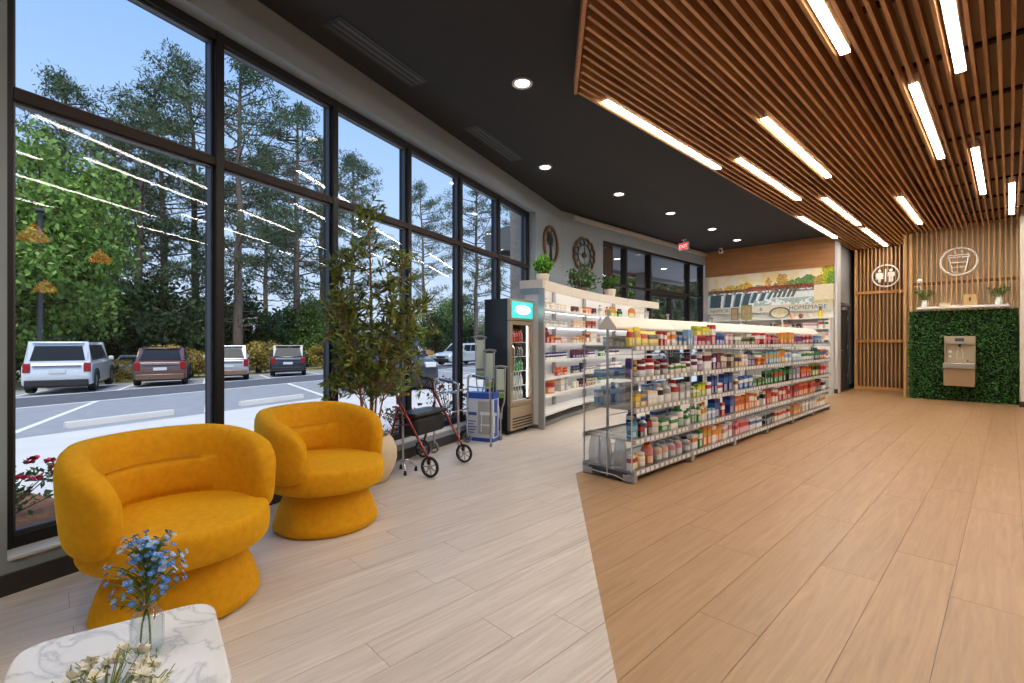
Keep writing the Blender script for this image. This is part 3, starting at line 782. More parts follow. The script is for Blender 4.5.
# ---- trees
def bark(name, c): return mat(name, c, 0.95, noise=0.35, scale=6, bump=0.5)
M_bark = bark('pine_bark', (112, 98, 86)); M_bark2 = bark('bark_dark', (70, 58, 48))
def foliage(name, c, tr=0.25, lo=0.62, hi=1.3):
    if name in MATS: return MATS[name]
    m, t, b = newmat(name)
    g = t.nodes.new('ShaderNodeNewGeometry'); mx = t.nodes.new('ShaderNodeMix'); mx.data_type = 'RGBA'
    mx.inputs[6].default_value = lin(tuple(x * lo for x in c)); mx.inputs[7].default_value = lin(tuple(min(255, x * hi) for x in c))
    t.links.new(g.outputs['Random Per Island'], mx.inputs[0]); t.links.new(mx.outputs[2], b.inputs['Base Color'])
    b.inputs['Roughness'].default_value = 0.6
    tr_ = t.nodes.new('ShaderNodeBsdfTranslucent'); t.links.new(mx.outputs[2], tr_.inputs[0])
    ms = t.nodes.new('ShaderNodeMixShader'); ms.inputs[0].default_value = tr
    out = t.nodes['Material Output']
    t.links.new(b.outputs[0], ms.inputs[1]); t.links.new(tr_.outputs[0], ms.inputs[2]); t.links.new(ms.outputs[0], out.inputs[0])
    MATS[name] = m
    return m
def clump(mb, c, rx, rz, n, size, rg, aspect=0.45):
    for _ in range(n):
        v = rvec(rg); p = Vector((c[0] + v.x * rx, c[1] + v.y * rx, c[2] + v.z * rz))
        L = size * rg.uniform(0.6, 1.3)
        leafmesh(mb, p, rvec(rg), rvec(rg), L, L * aspect)
def pine_meshes(seed, Ht=22.0, spread=3.6, bare=0.42, dens=1.0):
    rg = random.Random(seed); tr = MB(); fo = MB()
    lean = Vector((rg.uniform(-0.5, 0.5), rg.uniform(-0.5, 0.5), 0))
    pts = [Vector((0, 0, -0.6))] + [lean * (k / 8) ** 2 + Vector((rg.uniform(-.12, .12), rg.uniform(-.12, .12), Ht * k / 8)) for k in range(1, 9)]
    tr.tube(pts, [0.34 * (1 - 0.85 * k / 8) + 0.02 for k in range(9)], 9)
    nb = int(62 * dens)
    for i in range(nb):
        f = bare + (1 - bare) * (i + rg.random()) / nb
        z = Ht * f; a = rg.uniform(0, 2 * PI)
        g = (f - bare) / (1 - bare)
        L = spread * (0.45 + 0.75 * math.sin(PI * min(1, g * 0.85 + 0.15))) * rg.uniform(0.5, 1.1)
        if g > 0.9: L *= 0.5
        b0 = pts[min(8, int(f * 8))].lerp(pts[min(8, int(f * 8) + 1)], f * 8 - int(f * 8))
        b0 = Vector((b0.x, b0.y, z))
        d = Vector((math.cos(a), math.sin(a), rg.uniform(0.05, 0.5)))
        e_ = b0 + d * L
        mid = b0.lerp(e_, 0.5) + Vector((0, 0, -0.1 * L * rg.random()))
        tr.tube([b0, mid, e_], [0.07, 0.045, 0.015], 5, cap=False)
        for q in (0.45, 0.65, 0.82, 1.0):
            if rg.random() < 0.2: continue
            c = b0.lerp(e_, q) + Vector((rg.uniform(-.3, .3), rg.uniform(-.3, .3), rg.uniform(-0.1, 0.3)))
            clump(fo, c, rg.uniform(0.55, 1.15), rg.uniform(0.25, 0.5), int(60 * dens), 0.34, rg, 0.24)
    for i in range(int(26)):
        z = Ht * rg.uniform(0.12, bare); a = rg.uniform(0, 2 * PI); L = rg.uniform(0.5, 2.2)
        tr.tube([(0, 0, z), (math.cos(a) * L, math.sin(a) * L, z + rg.uniform(-.2, .5))], [0.035, 0.01], 4, cap=False)
    return tr.mesh('trunk', M_bark, True), fo.mesh('needles', foliage('pine_needles', (74, 92, 62)))
def broad_meshes(seed, Ht, rad, low, col, nm, leaf=0.4, nclump=70, per=40):
    rg = random.Random(seed); tr = MB(); fo = MB()
    tr.tube([(0, 0, -0.5), (0.1, 0, Ht * 0.3), (0.0, 0.1, Ht * 0.7)], [0.22, 0.16, 0.05], 8)
    for i in range(nclump):
        v = rvec(rg); v = v.normalized() * rg.uniform(0.45, 1.0)
        c = Vector((v.x * rad, v.y * rad, low + (Ht - low) * (0.5 + 0.48 * v.z)))
        tr.tube([(0, 0, Ht * 0.35), c], [0.05, 0.012], 4, cap=False)
        clump(fo, c, rad * 0.3, (Ht - low) * 0.11, per, leaf, rg, 0.6)
    return tr.mesh('trunk', M_bark2, True), fo.mesh('leaves', foliage('leaves_' + nm, col))
def plant_tree(name, label, cat, meshes, s, n, sc, rz=0.0, group=None, scz=None):
    t = thing(name, label, cat, gp(s, n), rz, group)
    t.scale = (sc, sc, scz if scz else sc)
    a = bpy.data.objects.new('trunk', meshes[0]); COL.objects.link(a); a.parent = t
    b = bpy.data.objects.new(meshes[1].name.split('.')[0], meshes[1]); COL.objects.link(b); b.parent = t
    b['kind'] = 'stuff'
    return t
PINES = [pine_meshes(1, spread=4.6, bare=0.26), pine_meshes(2, spread=5.6, bare=0.24), pine_meshes(5, spread=4.0, bare=0.3)]
def pine(px, ytop, n, v, rz, label):
    s, Z = at_n(px, n)
    ztop = H + (CY - ytop) / F * Z
    sc = (ztop - gz(n)) / 22.0
    plant_tree('pine_tree', label, 'tree', PINES[v], s, n, max(0.75, min(1.0, sc)), rz, 'pine trees beyond the car park', scz=sc)
pine(62, 78, 46, 2, 0.3, 'tall pine rising behind the leafy green tree and the big white SUV')
pine(137, 104, 34, 1, 1.2, 'broad spreading pine whose trunk rises behind the bronze crossover')
pine(196, 66, 38, 0, 2.2, 'tall pine just beyond the bronze crossover, half hidden by the first window mullion')
pine(238, 60, 30, 0, 4.0, 'tall thick-trunked pine rising behind the silver SUV')
pine(297, 112, 33, 1, 5.2, 'pine with forked crown rising behind the dark navy SUV')
pine(352, 158, 40, 2, 0.8, 'slender pine behind the crown of the potted olive tree')
pine(424, 186, 44, 1, 2.9, 'pine beyond the tall white van')
pine(476, 178, 30, 0, 3.4, 'pine rising behind the black drinks fridge')
pine(512, 196, 34, 1, 1.9, 'pine behind the grey canopy edge')
pine(266, 150, 52, 2, 2.0, 'thin far pine between the silver and navy SUVs')
pine(100, 120, 54, 0, 5.0, 'far pine between the big white SUV and the bronze crossover')
pine(166, 92, 36, 1, 3.9, 'dense pine whose crown fills the gap left of the first mullion above the bronze crossover'.replace(' left of', ' beside'))
pine(116, 128, 40, 2, 2.6, 'shorter pine beyond the small white hatchback')
pine(322, 138, 36, 0, 0.4, 'pine just beyond the second mullion past the navy SUV')
BG = broad_meshes(21, 9.0, 3.2, 0.8, (112, 142, 62), 'bright', 0.24, 130, 90)
BD = broad_meshes(22, 5.0, 2.6, 0.2, (52, 74, 38), 'deep', 0.24, 70, 80)
BM = broad_meshes(23, 5.5, 2.4, 0.2, (96, 122, 52), 'mid', 0.24, 70, 80)
BY = broad_meshes(24, 2.6, 1.5, 0.1, (150, 132, 60), 'yellow', 0.18, 50, 60)
def bush(px, n, ms, sc, label, nm='leafy_tree', cat='tree', grp=None, rz=0.0, scz=None):
    s, Z = at_n(px, n); plant_tree(nm, label, cat, ms, s, n, sc, rz, grp, scz)
bush(48, 29.5, BG, 1.15, 'bright green leafy tree standing behind the big white SUV', scz=1.5)
bush(-10, 27, BG, 1.2, 'bright green leafy tree at the end of the row beside the white SUV', rz=2)
bush(104, 34, BG, 0.7, 'low bright green tree growing over the small white hatchback', rz=1)
bush(310, 40, BG, 0.8, 'bright green tree in the gap past the navy SUV', rz=3)
bush(455, 36, BG, 1.1, 'bright green leafy tree above the orange bus', rz=4)
bush(490, 40, BG, 0.9, 'bright green leafy tree beyond the black fridge', rz=5)
for i, px in enumerate((6, 35, 68, 92, 128, 158, 186, 214, 246, 275, 305, 335, 368, 402, 436, 470, 500, 522)):
    bush(px, 33 + (i * 37 % 5), (BD, BM, BD)[i % 3], 1.0 + 0.2 * ((i * 7) % 3), ('dark evergreen shrub in the hedgerow below the pines', 'mid green shrub in the hedgerow below the pines')[i % 3 == 1], 'hedgerow_shrub', 'shrub', ('dark hedgerow shrubs', 'mid green hedgerow shrubs')[i % 3 == 1], rz=i * 1.3)
for px, sc, lb in ((258, 1.0, 'yellow-green shrub between the silver and navy SUVs'), (173, 0.9, 'yellow-orange shrub on the verge behind the bronze crossover'), (190, 0.75, 'small yellow-green shrub beside the bronze crossover'), (325, 0.9, 'yellow-green shrub past the navy SUV'), (118, 0.55, 'low yellowish shrub in front of the small white hatchback')):
    bush(px, 26.6, BY, sc, lb, 'verge_shrub', 'shrub', None, rz=px)
for i, (x, y, ms, sc) in enumerate(((-17, 24, BM, 1.3), (-14, 27, BD, 1.5), (-20, 30, BG, 0.9), (-17.5, 34, BD, 1.6), (-13.5, 36, BM, 1.6), (-24, 33, BD, 1.6), (-21, 41, BG, 1.0), (-28, 40, BM, 1.7), (-16, 44, BD, 2.0), (-11, 33, BD, 1.3))):
    v_ = Vector((x, y, 0)) - W0
    plant_tree('hedgerow_shrub', 'bushy tree seen through the glass storefront beyond the canopy', 'shrub', ms, v_.dot(WU), v_.dot(WN), sc, i * 1.7, 'bushy trees beyond the storefront canopy')
# lamp post
s, Z = at_n(40, 24.6)
t = thing('lamp_post', 'slim dark grey lamp post standing behind the white SUV', 'lamp post', gp(s, 24.6))
zt = H + (CY - 212) / F * Z - gz(24.6)
MB().tube([(0, 0, 0.5), (0, 0, zt)], [0.11, 0.085], 10).build('pole', mat('post_grey', (74, 76, 78), 0.6), t, True)
MB().lathe([(0.26, 0), (0.26, 0.7), (0.2, 0.75), (0, 0.75)], 16, c=(0, 0, 0)).build('footing', M_conc, t)
MB().box(-0.3, 0.3, -0.15, 0.15, zt, zt + 0.1).build('lamp_head', mat('post_grey', (74, 76, 78), 0.6), t, bevel=0.02)

# ---- flower shrubs against the glass
M_redf = foliage('rose_petals', (214, 52, 78), 0.1)
def flower_bush(label, s, n, rad, ht, seed, nfl=14, pal=M_redf, green=(74, 96, 52)):
    rg = random.Random(seed); t = thing('flower_bush', label, 'shrub', gp(s, n, 0.02))
    fo = MB(); fm = MB(); st = MB()
    for i in range(26):
        a = rg.uniform(0, 2 * PI); q = rad * rg.random() ** 0.5; z = ht * rg.uniform(0.3, 0.95)
        p = Vector((math.cos(a) * q, math.sin(a) * q, z)); st.tube([(0, 0, 0), p], [0.006, 0.003], 4, cap=False)
        clump(fo, p, rad * 0.25, ht * 0.15, 16, 0.05, rg, 0.6)
    for i in range(nfl):
        a = rg.uniform(0, 2 * PI); q = rad * rg.random() ** 0.5
        c = Vector((math.cos(a) * q, math.sin(a) * q, ht * rg.uniform(0.75, 1.08)))
        for k in range(14):
            b_ = rg.uniform(0, 2 * PI); leafmesh(fm, c, Vector((math.cos(b_), math.sin(b_), rg.uniform(0.1, 0.9))), rvec(rg), 0.045, 0.04)
    st.build('stems', M_bark2, t); fo.build('leaves', foliage('bush_leaf_%d' % seed, green), t)['kind'] = 'stuff'
    fm.build('blossoms', pal, t)['kind'] = 'stuff'
flower_bush('red flowering shrub in mulch just outside the glass beside the front armchair', 0.5, 1.75, 0.36, 0.42, 31, 18)
flower_bush('pinkish flowering shrub outside the glass behind the red rollator', 4.15, 0.95, 0.28, 0.42, 32, 8, foliage('pink_petals', (172, 92, 96), 0.1), (110, 96, 66))
flower_bush('rusty leaved shrub outside the glass behind the aluminium walker', 5.5, 1.1, 0.36, 0.72, 33, 6, foliage('pink_petals', (172, 92, 96), 0.1), (112, 84, 58))
flower_bush('small dark shrub outside the glass between the two armchairs', 1.75, 1.3, 0.25, 0.4, 34, 3, foliage('pink_petals', (172, 92, 96), 0.1), (66, 70, 66))

# ---- entrance canopy outside the storefront
M_siding = mat('soffit_grey', (112, 112, 114), 0.6)
r = struct(empty('canopy'))
MB().box(-9.0, XF - 0.32, 7.75, 7.85, 3.42, 3.95).box(-9.0, -8.9, 7.85, 18, 3.42, 3.95).build('fascia', mat('fascia_grey', (104, 102, 100), 0.6), r)
MB().box(-8.9, XF - 0.32, 7.85, 18, 3.6, 3.9).build('roof', mat('fascia_grey', (104, 102, 100), 0.6), r)
sb = MB().box(-8.88, XF - 0.33, -0.068, 0.068, 3.54, 3.58).mesh('soffit_board', M_siding)
for k in range(70):
    o = bpy.data.objects.new('soffit_board', sb); COL.objects.link(o); o.location = (0, 7.92 + 0.144 * k, 0); o.parent = r
for y in (10.5, 14.5):
    c = thing('canopy_column', 'square grey column carrying the entrance canopy', 'column', (-8.6, y, -0.3), 0, 'canopy columns outside the storefront')
    MB().box(-0.2, 0.2, -0.2, 0.2, 0, 3.84).build('shaft', mat('fascia_grey', (104, 102, 100), 0.6), c, bevel=0.01)
    MB().box(-0.28, 0.28, -0.28, 0.28, 0, 0.5).build('plinth', mat('brick_plain', (150, 120, 104), 0.85, noise=0.25, scale=14), c, bevel=0.01)
for x, y in ((-7.4, 8.6), (-7.6, 11.4), (-7.6, 14.0)):
    t = thing('canopy_light', 'round white lamp in the soffit of the outside canopy', 'lamp', (x, y, 3.54), 0, 'canopy lamps')
    MB().lathe([(0.0, -0.006), (0.075, -0.006), (0.075, 0.0)], 20).build('lens', mat('canopy_lens', (255, 250, 240), 0.5, emit=6, ecol=(1, .92, .8, 1)), t)
    MB().lathe([(0.078, 0), (0.1, -0.012), (0.104, 0)], 20, cap=False).build('rim', M_white, t)
struct(MB().box(-7.5, XF - 0.3, 9.25, 9.35, -0.4, 3.53).build('wall_canopy', mat('canopy_brown', (96, 66, 48), 0.7, noise=0.1)))
mb = MB(); wbox(mb, S1 + 0.02, S1 + 0.28, 0.31, 0.5, -0.6, 3.9)
o = mb.build('trim_5', mat('brick_pale', (176, 164, 150), 0.85, noise=0.2, scale=20, bump=0.4)); o.location = W0; o.rotation_euler.z = WA; struct(o)

# ================================================================== FURNITURE
M_velvet = mat('mustard_velvet', (216, 152, 14), 0.8, noise=0.12, scale=34, sheen=0.6, spec=0.2)
M_velvet2 = mat('mustard_seam', (198, 134, 10), 0.9)
def armchair(label, loc, face):
    """local +y is the open front"""
    t = thing('armchair', label, 'armchair', loc, math.atan2(-face.x, face.y), None)
    MB().lathe([(0, 0.004), (0.325, 0.004), (0.34, 0.02), (0.336, 0.05), (0.31, 0.13), (0.27, 0.22), (0.245, 0.29), (0, 0.29)], 48).build('base', M_velvet, t, True, angle=60)
    MB().lathe([(0.0, 0.0), (0.31, 0.0), (0.318, 0.004), (0, 0.004)], 40).build('foot_ring', M_blackp, t)
    pr = []
    for k in range(0, 13):
        a = -PI / 2 + PI * k / 12
        pr.append((0.322 + 0.06 * math.copysign(abs(math.cos(a)) ** 0.6, math.cos(a)), 0.355 + 0.08 * math.copysign(abs(math.sin(a)) ** 0.6, math.sin(a))))
    pr = [(0, 0.275)] + pr + [(0.2, 0.447), (0, 0.452)]
    MB().lathe(pr, 48, sy=1.02).build('seat', M_velvet, t, True, angle=80)
    # wrap-around back: rounded section swept round the seat
    vs = []; fs = []; NS, NK = 72, 20
    half_open = math.radians(61)
    for i in range(NS + 1):
        u = -1 + 2 * i / NS
        ang = -PI / 2 + u * (PI - half_open)
        au = abs(u)
        zb, ztop = 0.35, 0.79
        zt = zb + (ztop - zb) * (1 - 0.30 * max(0, (au - 0.35) / 0.65) ** 1.7)
        e_ = 1.0 if au < 0.8 else math.sqrt(max(0.0, 1 - ((au - 0.8) / 0.2) ** 2))
        e_ = max(e_, 0.03)
        zc = zb + (zt - zb) * (0.5 if au < 0.8 else 0.5 - 0.05 * (1 - e_)); hh = (zt - zb) / 2 * (0.32 + 0.68 * e_ ** 0.8 if au >= 0.8 else 1); th = 0.066 * (0.25 + 0.75 * e_ if au > 0.8 else 1)
        if i in (0, NS): hh *= 0.5; th *= 0.3
        for k in range(NK):
            q = 2 * PI * k / NK
            cx_ = math.copysign(abs(math.cos(q)) ** 0.62, math.cos(q)); sz_ = math.copysign(abs(math.sin(q)) ** 0.5, math.sin(q))
            z = zc + hh * sz_
            r_ = 0.369 + th * cx_ + 0.02 * (z - 0.5) / 0.3
            vs.append((r_ * math.cos(ang), r_ * math.sin(ang), z))
    for i in range(NS):
        for k in range(NK): fs.append((i * NK + k, i * NK + (k + 1) % NK, (i + 1) * NK + (k + 1) % NK, (i + 1) * NK + k))
    fs = [f[::-1] for f in fs]
    fs.append(tuple(range(NK))); fs.append(tuple(NS * NK + k for k in range(NK - 1, -1, -1)))
    bk = MB().add(vs, fs).build('backrest', M_velvet, t, True, angle=80)
    # lower lumbar pad and the crease above it
    vs = []; fs = []; n1 = 28; n2 = 10
    for i in range(n1 + 1):
        u = -1 + 2 * i / n1; ang = -PI / 2 + u * 1.05
        tp = math.sqrt(max(0, 1 - abs(u) ** 5))
        for k in range(n2 + 1):
            v = k / n2; bul = math.sqrt(max(0, 1 - (2 * v - 1) ** 4))
            r_ = 0.312 - 0.030 * bul * tp
            vs.append((r_ * math.cos(ang), r_ * math.sin(ang), 0.44 + 0.19 * v))
    for i in range(n1):
        for k in range(n2): fs.append((i * (n2 + 1) + k, (i + 1) * (n2 + 1) + k, (i + 1) * (n2 + 1) + k + 1, i * (n2 + 1) + k + 1))
    MB().add(vs, [f[::-1] for f in fs]).build('lumbar_pad', M_velvet, t, True, angle=80)
    MB().tube([(0.296 * math.cos(-PI / 2 + a), 0.296 * math.sin(-PI / 2 + a), 0.633) for a in [-0.8 + 0.08 * k for k in range(21)]], 0.004, 6).build('seam', M_velvet2, bk, True)
    return t
def camdir(x, z): return Vector((RT[0] * x + FW[0] * z, RT[1] * x + FW[1] * z, 0)).normalized()
def cpos(X, Z): return Vector((RT[0] * X + FW[0] * Z, RT[1] * X + FW[1] * Z, 0))
armchair('mustard velvet swivel tub armchair beside the marble coffee table', cpos(-1.595, 2.31), camdir(0.88, -0.46))
armchair('mustard velvet swivel tub armchair beside the potted olive tree', cpos(-1.285, 3.33), camdir(0.9, -0.42))

# ---- coffee table
TZ = 0.42
def marble():
    m, t, b = newmat('marble')
    tc = t.nodes.new('ShaderNodeTexCoord'); n = t.nodes.new('ShaderNodeTexNoise'); n.inputs['Scale'].default_value = 3.5; n.inputs['Detail'].default_value = 9; n.inputs['Distortion'].default_value = 1.8
    rp_ = t.nodes.new('ShaderNodeValToRGB'); cr = rp_.color_ramp
    cr.elements[0].position = 0.44; cr.elements[0].color = lin((232, 230, 228)); cr.elements[1].position = 0.56; cr.elements[1].color = lin((230, 228, 225))
    e_ = cr.elements.new(0.497); e_.color = lin((196, 196, 198)); e_ = cr.elements.new(0.47); e_.color = lin((226, 225, 223)); e_ = cr.elements.new(0.52); e_.color = lin((220, 219, 217))
    t.links.new(tc.outputs['Object'], n.inputs[0]); t.links.new(n.outputs[0], rp_.inputs[0]); t.links.new(rp_.outputs[0], b.inputs['Base Color'])
    b.inputs['Roughness'].default_value = 0.08
    return m
def round_poly(pts, r, k=7):
    out = []; n = len(pts); pts = [Vector((p[0], p[1])) for p in pts]
    for i in range(n):
        p, a, b = pts[i], pts[i - 1], pts[(i + 1) % n]
        p0 = p + (a - p).normalized() * r; p1 = p + (b - p).normalized() * r
        for j in range(k + 1):
            t_ = j / k; out.append(tuple((1 - t_) ** 2 * p0 + 2 * t_ * (1 - t_) * p + t_ ** 2 * p1))
    return out
q0 = fl(16, 647, TZ); q1 = fl(213, 598, TZ); q2 = fl(236, 690, TZ)
q3 = q0 + (q2 - q1)
c = (q0 + q1 + q2 + q3) / 4
t = thing('coffee_table', 'low coffee table with white veined marble top beside the armchair', 'table', (c.x, c.y, 0))
pl_ = round_poly([(p - c).to_2d() for p in (q0, q3, q2, q1)], 0.085)
def ccw(pg):
    a = sum(pg[i][0] * pg[(i + 1) % len(pg)][1] - pg[(i + 1) % len(pg)][0] * pg[i][1] for i in range(len(pg)))
    return pg if a > 0 else pg[::-1]
pl_ = ccw(pl_)
MB().prism(pl_, TZ - 0.03, TZ).build('tabletop', marble(), t, bevel=0.008, seg=3)
M_gold = mat('brushed_gold', (186, 150, 88), 0.3, 0.9)
for p in (q0, q1, q2, q3):
    v = (p - c) * 0.72; MB().tube([(v.x, v.y, 0), (v.x * 1.04, v.y * 1.04, TZ - 0.03)], 0.014, 8).build('leg', M_gold, t, True)
# bottle vase with blue sprays
vp = fl(147, 652, TZ)
t = thing('bottle_vase', 'clear glass bottle vase of blue forget-me-nots on the marble table', 'vase', (vp.x, vp.y, TZ + 0.001))
M_bott = glass_mat('bottle_glass', (0.95, 0.97, 0.97), 0.07, gain=1.0)
MB().lathe([(0.0, 0.004), (0.034, 0.004), (0.038, 0.012), (0.038, 0.085), (0.032, 0.105), (0.017, 0.122), (0.015, 0.135), (0.019, 0.138), (0.019, 0.146), (0.0155, 0.147), (0.013, 0.135), (0.015, 0.12), (0.029, 0.103), (0.035, 0.084), (0.035, 0.014), (0.0, 0.008)], 28).build('bottle', M_bott, t, True)
MB().lathe([(0.018, 0.122), (0.0205, 0.124), (0.0205, 0.132), (0.018, 0.134)], 16, cap=False).tube(smooth_pts([(0.02, 0, 0.128), (0.034, 0.012, 0.118), (0.042, 0.01, 0.1)], 4), 0.002, 5).tube(smooth_pts([(-0.016, -0.012, 0.128), (-0.03, -0.03, 0.112), (-0.05, -0.036, 0.1)], 4), 0.002, 5).build('twine', mat('twine', (168, 136, 100), 0.9), t)
rg = random.Random(77)
stems = MB(); lv = MB(); fl_b = [MB(), MB()]; ctr = MB()
M_blue = [mat('petal_blue', (58, 128, 206), 0.6), mat('petal_pale_blue', (140, 176, 220), 0.6)]
M_green = mat('stem_green', (96, 128, 50), 0.6)
for q in ((0.012, 0.004), (-0.01, 0.006), (0.002, -0.01)):
    stems.tube(smooth_pts([(q[0] * 1.5, q[1] * 1.5, 0.012), (q[0], q[1], 0.08), (-q[0] * 0.3, -q[1] * 0.3, 0.145), (q[0] * 2, q[1] * 2, 0.22)], 5), 0.0022, 6)
for k in range(180):
    a = rg.uniform(0, 2 * PI); q = rg.random() ** 0.6 * 0.09; z = 0.16 + 0.15 * rg.random() ** 0.8
    q *= 1.0 if z < 0.26 else 0.65
    tip = Vector((math.cos(a) * q, math.sin(a) * q, z))
    base = Vector((math.cos(a) * q * 0.2, math.sin(a) * q * 0.2, z - 0.05))
    stems.tube([base, base.lerp(tip, 0.6) + Vector((0, 0, 0.006)), tip], [0.0014, 0.001, 0.0008], 4, cap=False)
    up = (tip - base).normalized() + rvec(rg) * 0.5; up.normalize()
    x = up.orthogonal().normalized(); y = up.cross(x)
    f_ = fl_b[rg.random() < 0.4]
    for j in range(5):
        b = 2 * PI * j / 5 + rg.random(); d_ = (x * math.cos(b) + y * math.sin(b) + up * 0.25)
        leafmesh(f_, tip, d_, up, 0.0095, 0.009)
    ctr.lathe([(0, -0.0012), (0.0019, 0), (0, 0.0016)], 6, c=tuple(tip + up * 0.0015))
    if k % 2 == 0: leafmesh(lv, base.lerp(tip, 0.5), rvec(rg), rvec(rg), 0.02, 0.006)
sm = stems.build('stems', M_green, t); sm['kind'] = 'stuff'
for i in (0, 1): fl_b[i].build('petals', M_blue[i], t)['kind'] = 'stuff'
ctr.build('flower_centres', mat('petal_centre', (228, 206, 110), 0.6), t)['kind'] = 'stuff'
lv.build('leaves', M_green, t)['kind'] = 'stuff'
# white flower bunch lying in front
wp = fl(104, 698, TZ)
t = thing('flower_bunch', 'bunch of creamy white blossoms with green sprigs on the marble table', 'flowers', (wp.x, wp.y, TZ + 0.001))
pe = MB(); st = MB()
for k in range(70):
    a = rg.uniform(0, 2 * PI); q = 0.125 * rg.random() ** 0.5; z = 0.012 + (0.06 * (1 - (q / 0.13) ** 2) + 0.01) * rg.random()
    tip = Vector((math.cos(a) * q, math.sin(a) * q, z))
    st.tube([(tip.x * 0.5, tip.y * 0.5, 0.004), tip, tip + Vector((rg.uniform(-.02, .02), rg.uniform(-.02, .02), 0.02))], [0.0016, 0.0012, 0.001], 4, cap=False)
    for j in range(4): leafmesh(st, tip, rvec(rg), rvec(rg), 0.016, 0.005)
    if k % 2 == 0:
        for j in range(9):
            d_ = rvec(rg); d_.z = abs(d_.z); leafmesh(pe, tip, d_, rvec(rg), 0.024, 0.02)
pe.build('blossoms', mat('cream_petal', (246, 240, 226), 0.6), t)['kind'] = 'stuff'
st.build('sprigs', mat('sprig_green', (132, 146, 66), 0.6), t)['kind'] = 'stuff'

# ---- potted olive tree
pp = cpos((369 - 512) / 480 * 4.3, 4.3)
OLP = pp.copy()
def keepin(p, m=0.03):
    n = (p + OLP - W0).dot(WN)
    return p - WN * max(0.0, n + m)
t = thing('potted_olive_tree', 'artificial olive tree in a rounded cream pot beside the window', 'potted tree', (pp.x, pp.y, 0))
MB().lathe([(0, 0.0), (0.15, 0.0), (0.17, 0.01), (0.215, 0.10), (0.245, 0.20), (0.243, 0.28), (0.215, 0.36), (0.185, 0.40), (0.175, 0.41), (0.165, 0.405), (0.165, 0.36), (0, 0.36)], 40).build('pot', mat('pot_cream', (214, 196, 164), 0.5, noise=0.04, scale=6), t, True, angle=50)
MB().lathe([(0, 0.372), (0.155, 0.37), (0.163, 0.36)], 24).build('soil', mat('moss', (96, 84, 54), 0.95, noise=0.4, scale=40, bump=0.6), t)
tk = MB(); lf = MB(); rg = random.Random(9)
tips = []
cr_, cf_ = Vector((RT[0], RT[1], 0)), Vector((FW[0], FW[1], 0))
def sprig(p, d_, L, nleaf):
    e_ = keepin(p + d_ * L)
    tk.tube([p, p.lerp(e_, 0.5) + Vector((0, 0, 0.03)), e_], [0.004, 0.003, 0.0015], 4, cap=False)
    for j in range(nleaf):
        q = p.lerp(e_, 0.2 + 0.8 * rg.random())
        dd = (e_ - p).normalized() * 0.7 + rvec(rg) * 0.9
        if (q + dd * 0.08 + OLP - W0).dot(WN) > -0.02: dd = dd - WN * (dd.dot(WN))
        leafmesh(lf, q, dd, rvec(rg), rg.uniform(0.06, 0.105), rg.uniform(0.017, 0.026))
for bx, by, tx, ty, hz, r0 in ((0.02, 0.0, 0.0, 0.0, 2.38, 0.021), (-0.05, 0.03, -0.38, 0.0, 1.95, 0.013), (0.05, -0.04, 0.3, 0.05, 2.0, 0.012), (-0.02, -0.05, -0.2, -0.18, 1.55, 0.011), (0.06, 0.04, 0.4, -0.05, 1.5, 0.010)):
    P = lambda x, y, z: keepin(cr_ * x + cf_ * y + Vector((0, 0, z)))
    pts = smooth_pts([P(bx, by, 0.36), P(bx * 1.3 + tx * 0.08, by + ty * 0.1, 0.36 + (hz - 0.36) * 0.3), P(bx + tx * 0.45, by + ty * 0.4, 0.36 + (hz - 0.36) * 0.62), P(tx, ty, hz)], 7)
    tk.tube(pts, [r0 * (1 - 0.75 * i / (len(pts) - 1)) for i in range(len(pts))], 7)
    for i, p in enumerate(pts):
        f = i / (len(pts) - 1)
        if f < 0.3: continue
        for k in range(4):
            a = rg.uniform(0, 2 * PI); L = rg.uniform(0.14, 0.36) * (1.2 - 0.65 * f)
            sprig(p, Vector((math.cos(a), math.sin(a), rg.uniform(0.15, 1.0))).normalized(), L, 14)
for ld in ((-0.62, 0.0, 0.82), (0.5, -0.1, 0.85), (-0.5, -0.1, 1.25), (0.62, 0.0, 1.3), (-0.3, -0.1, 0.75)):
    pts = smooth_pts([Vector((0, 0, 0.6)), keepin(cr_ * ld[0] * 0.6 + cf_ * ld[1] + Vector((0, 0, ld[2] + 0.25))), keepin(cr_ * ld[0] + cf_ * ld[1] + Vector((0, 0, ld[2])))], 6)
    tk.tube(pts, 0.004, 4)
    for p in pts[4:]:
        sprig(p, rvec(rg).normalized(), 0.12, 12)
tk.build('trunk', mat('olive_bark', (150, 104, 58), 0.85, noise=0.3, scale=30), t, True)
lf.build('leaves', foliage('olive_leaf', (118, 132, 64), 0.22), t)['kind'] = 'stuff'

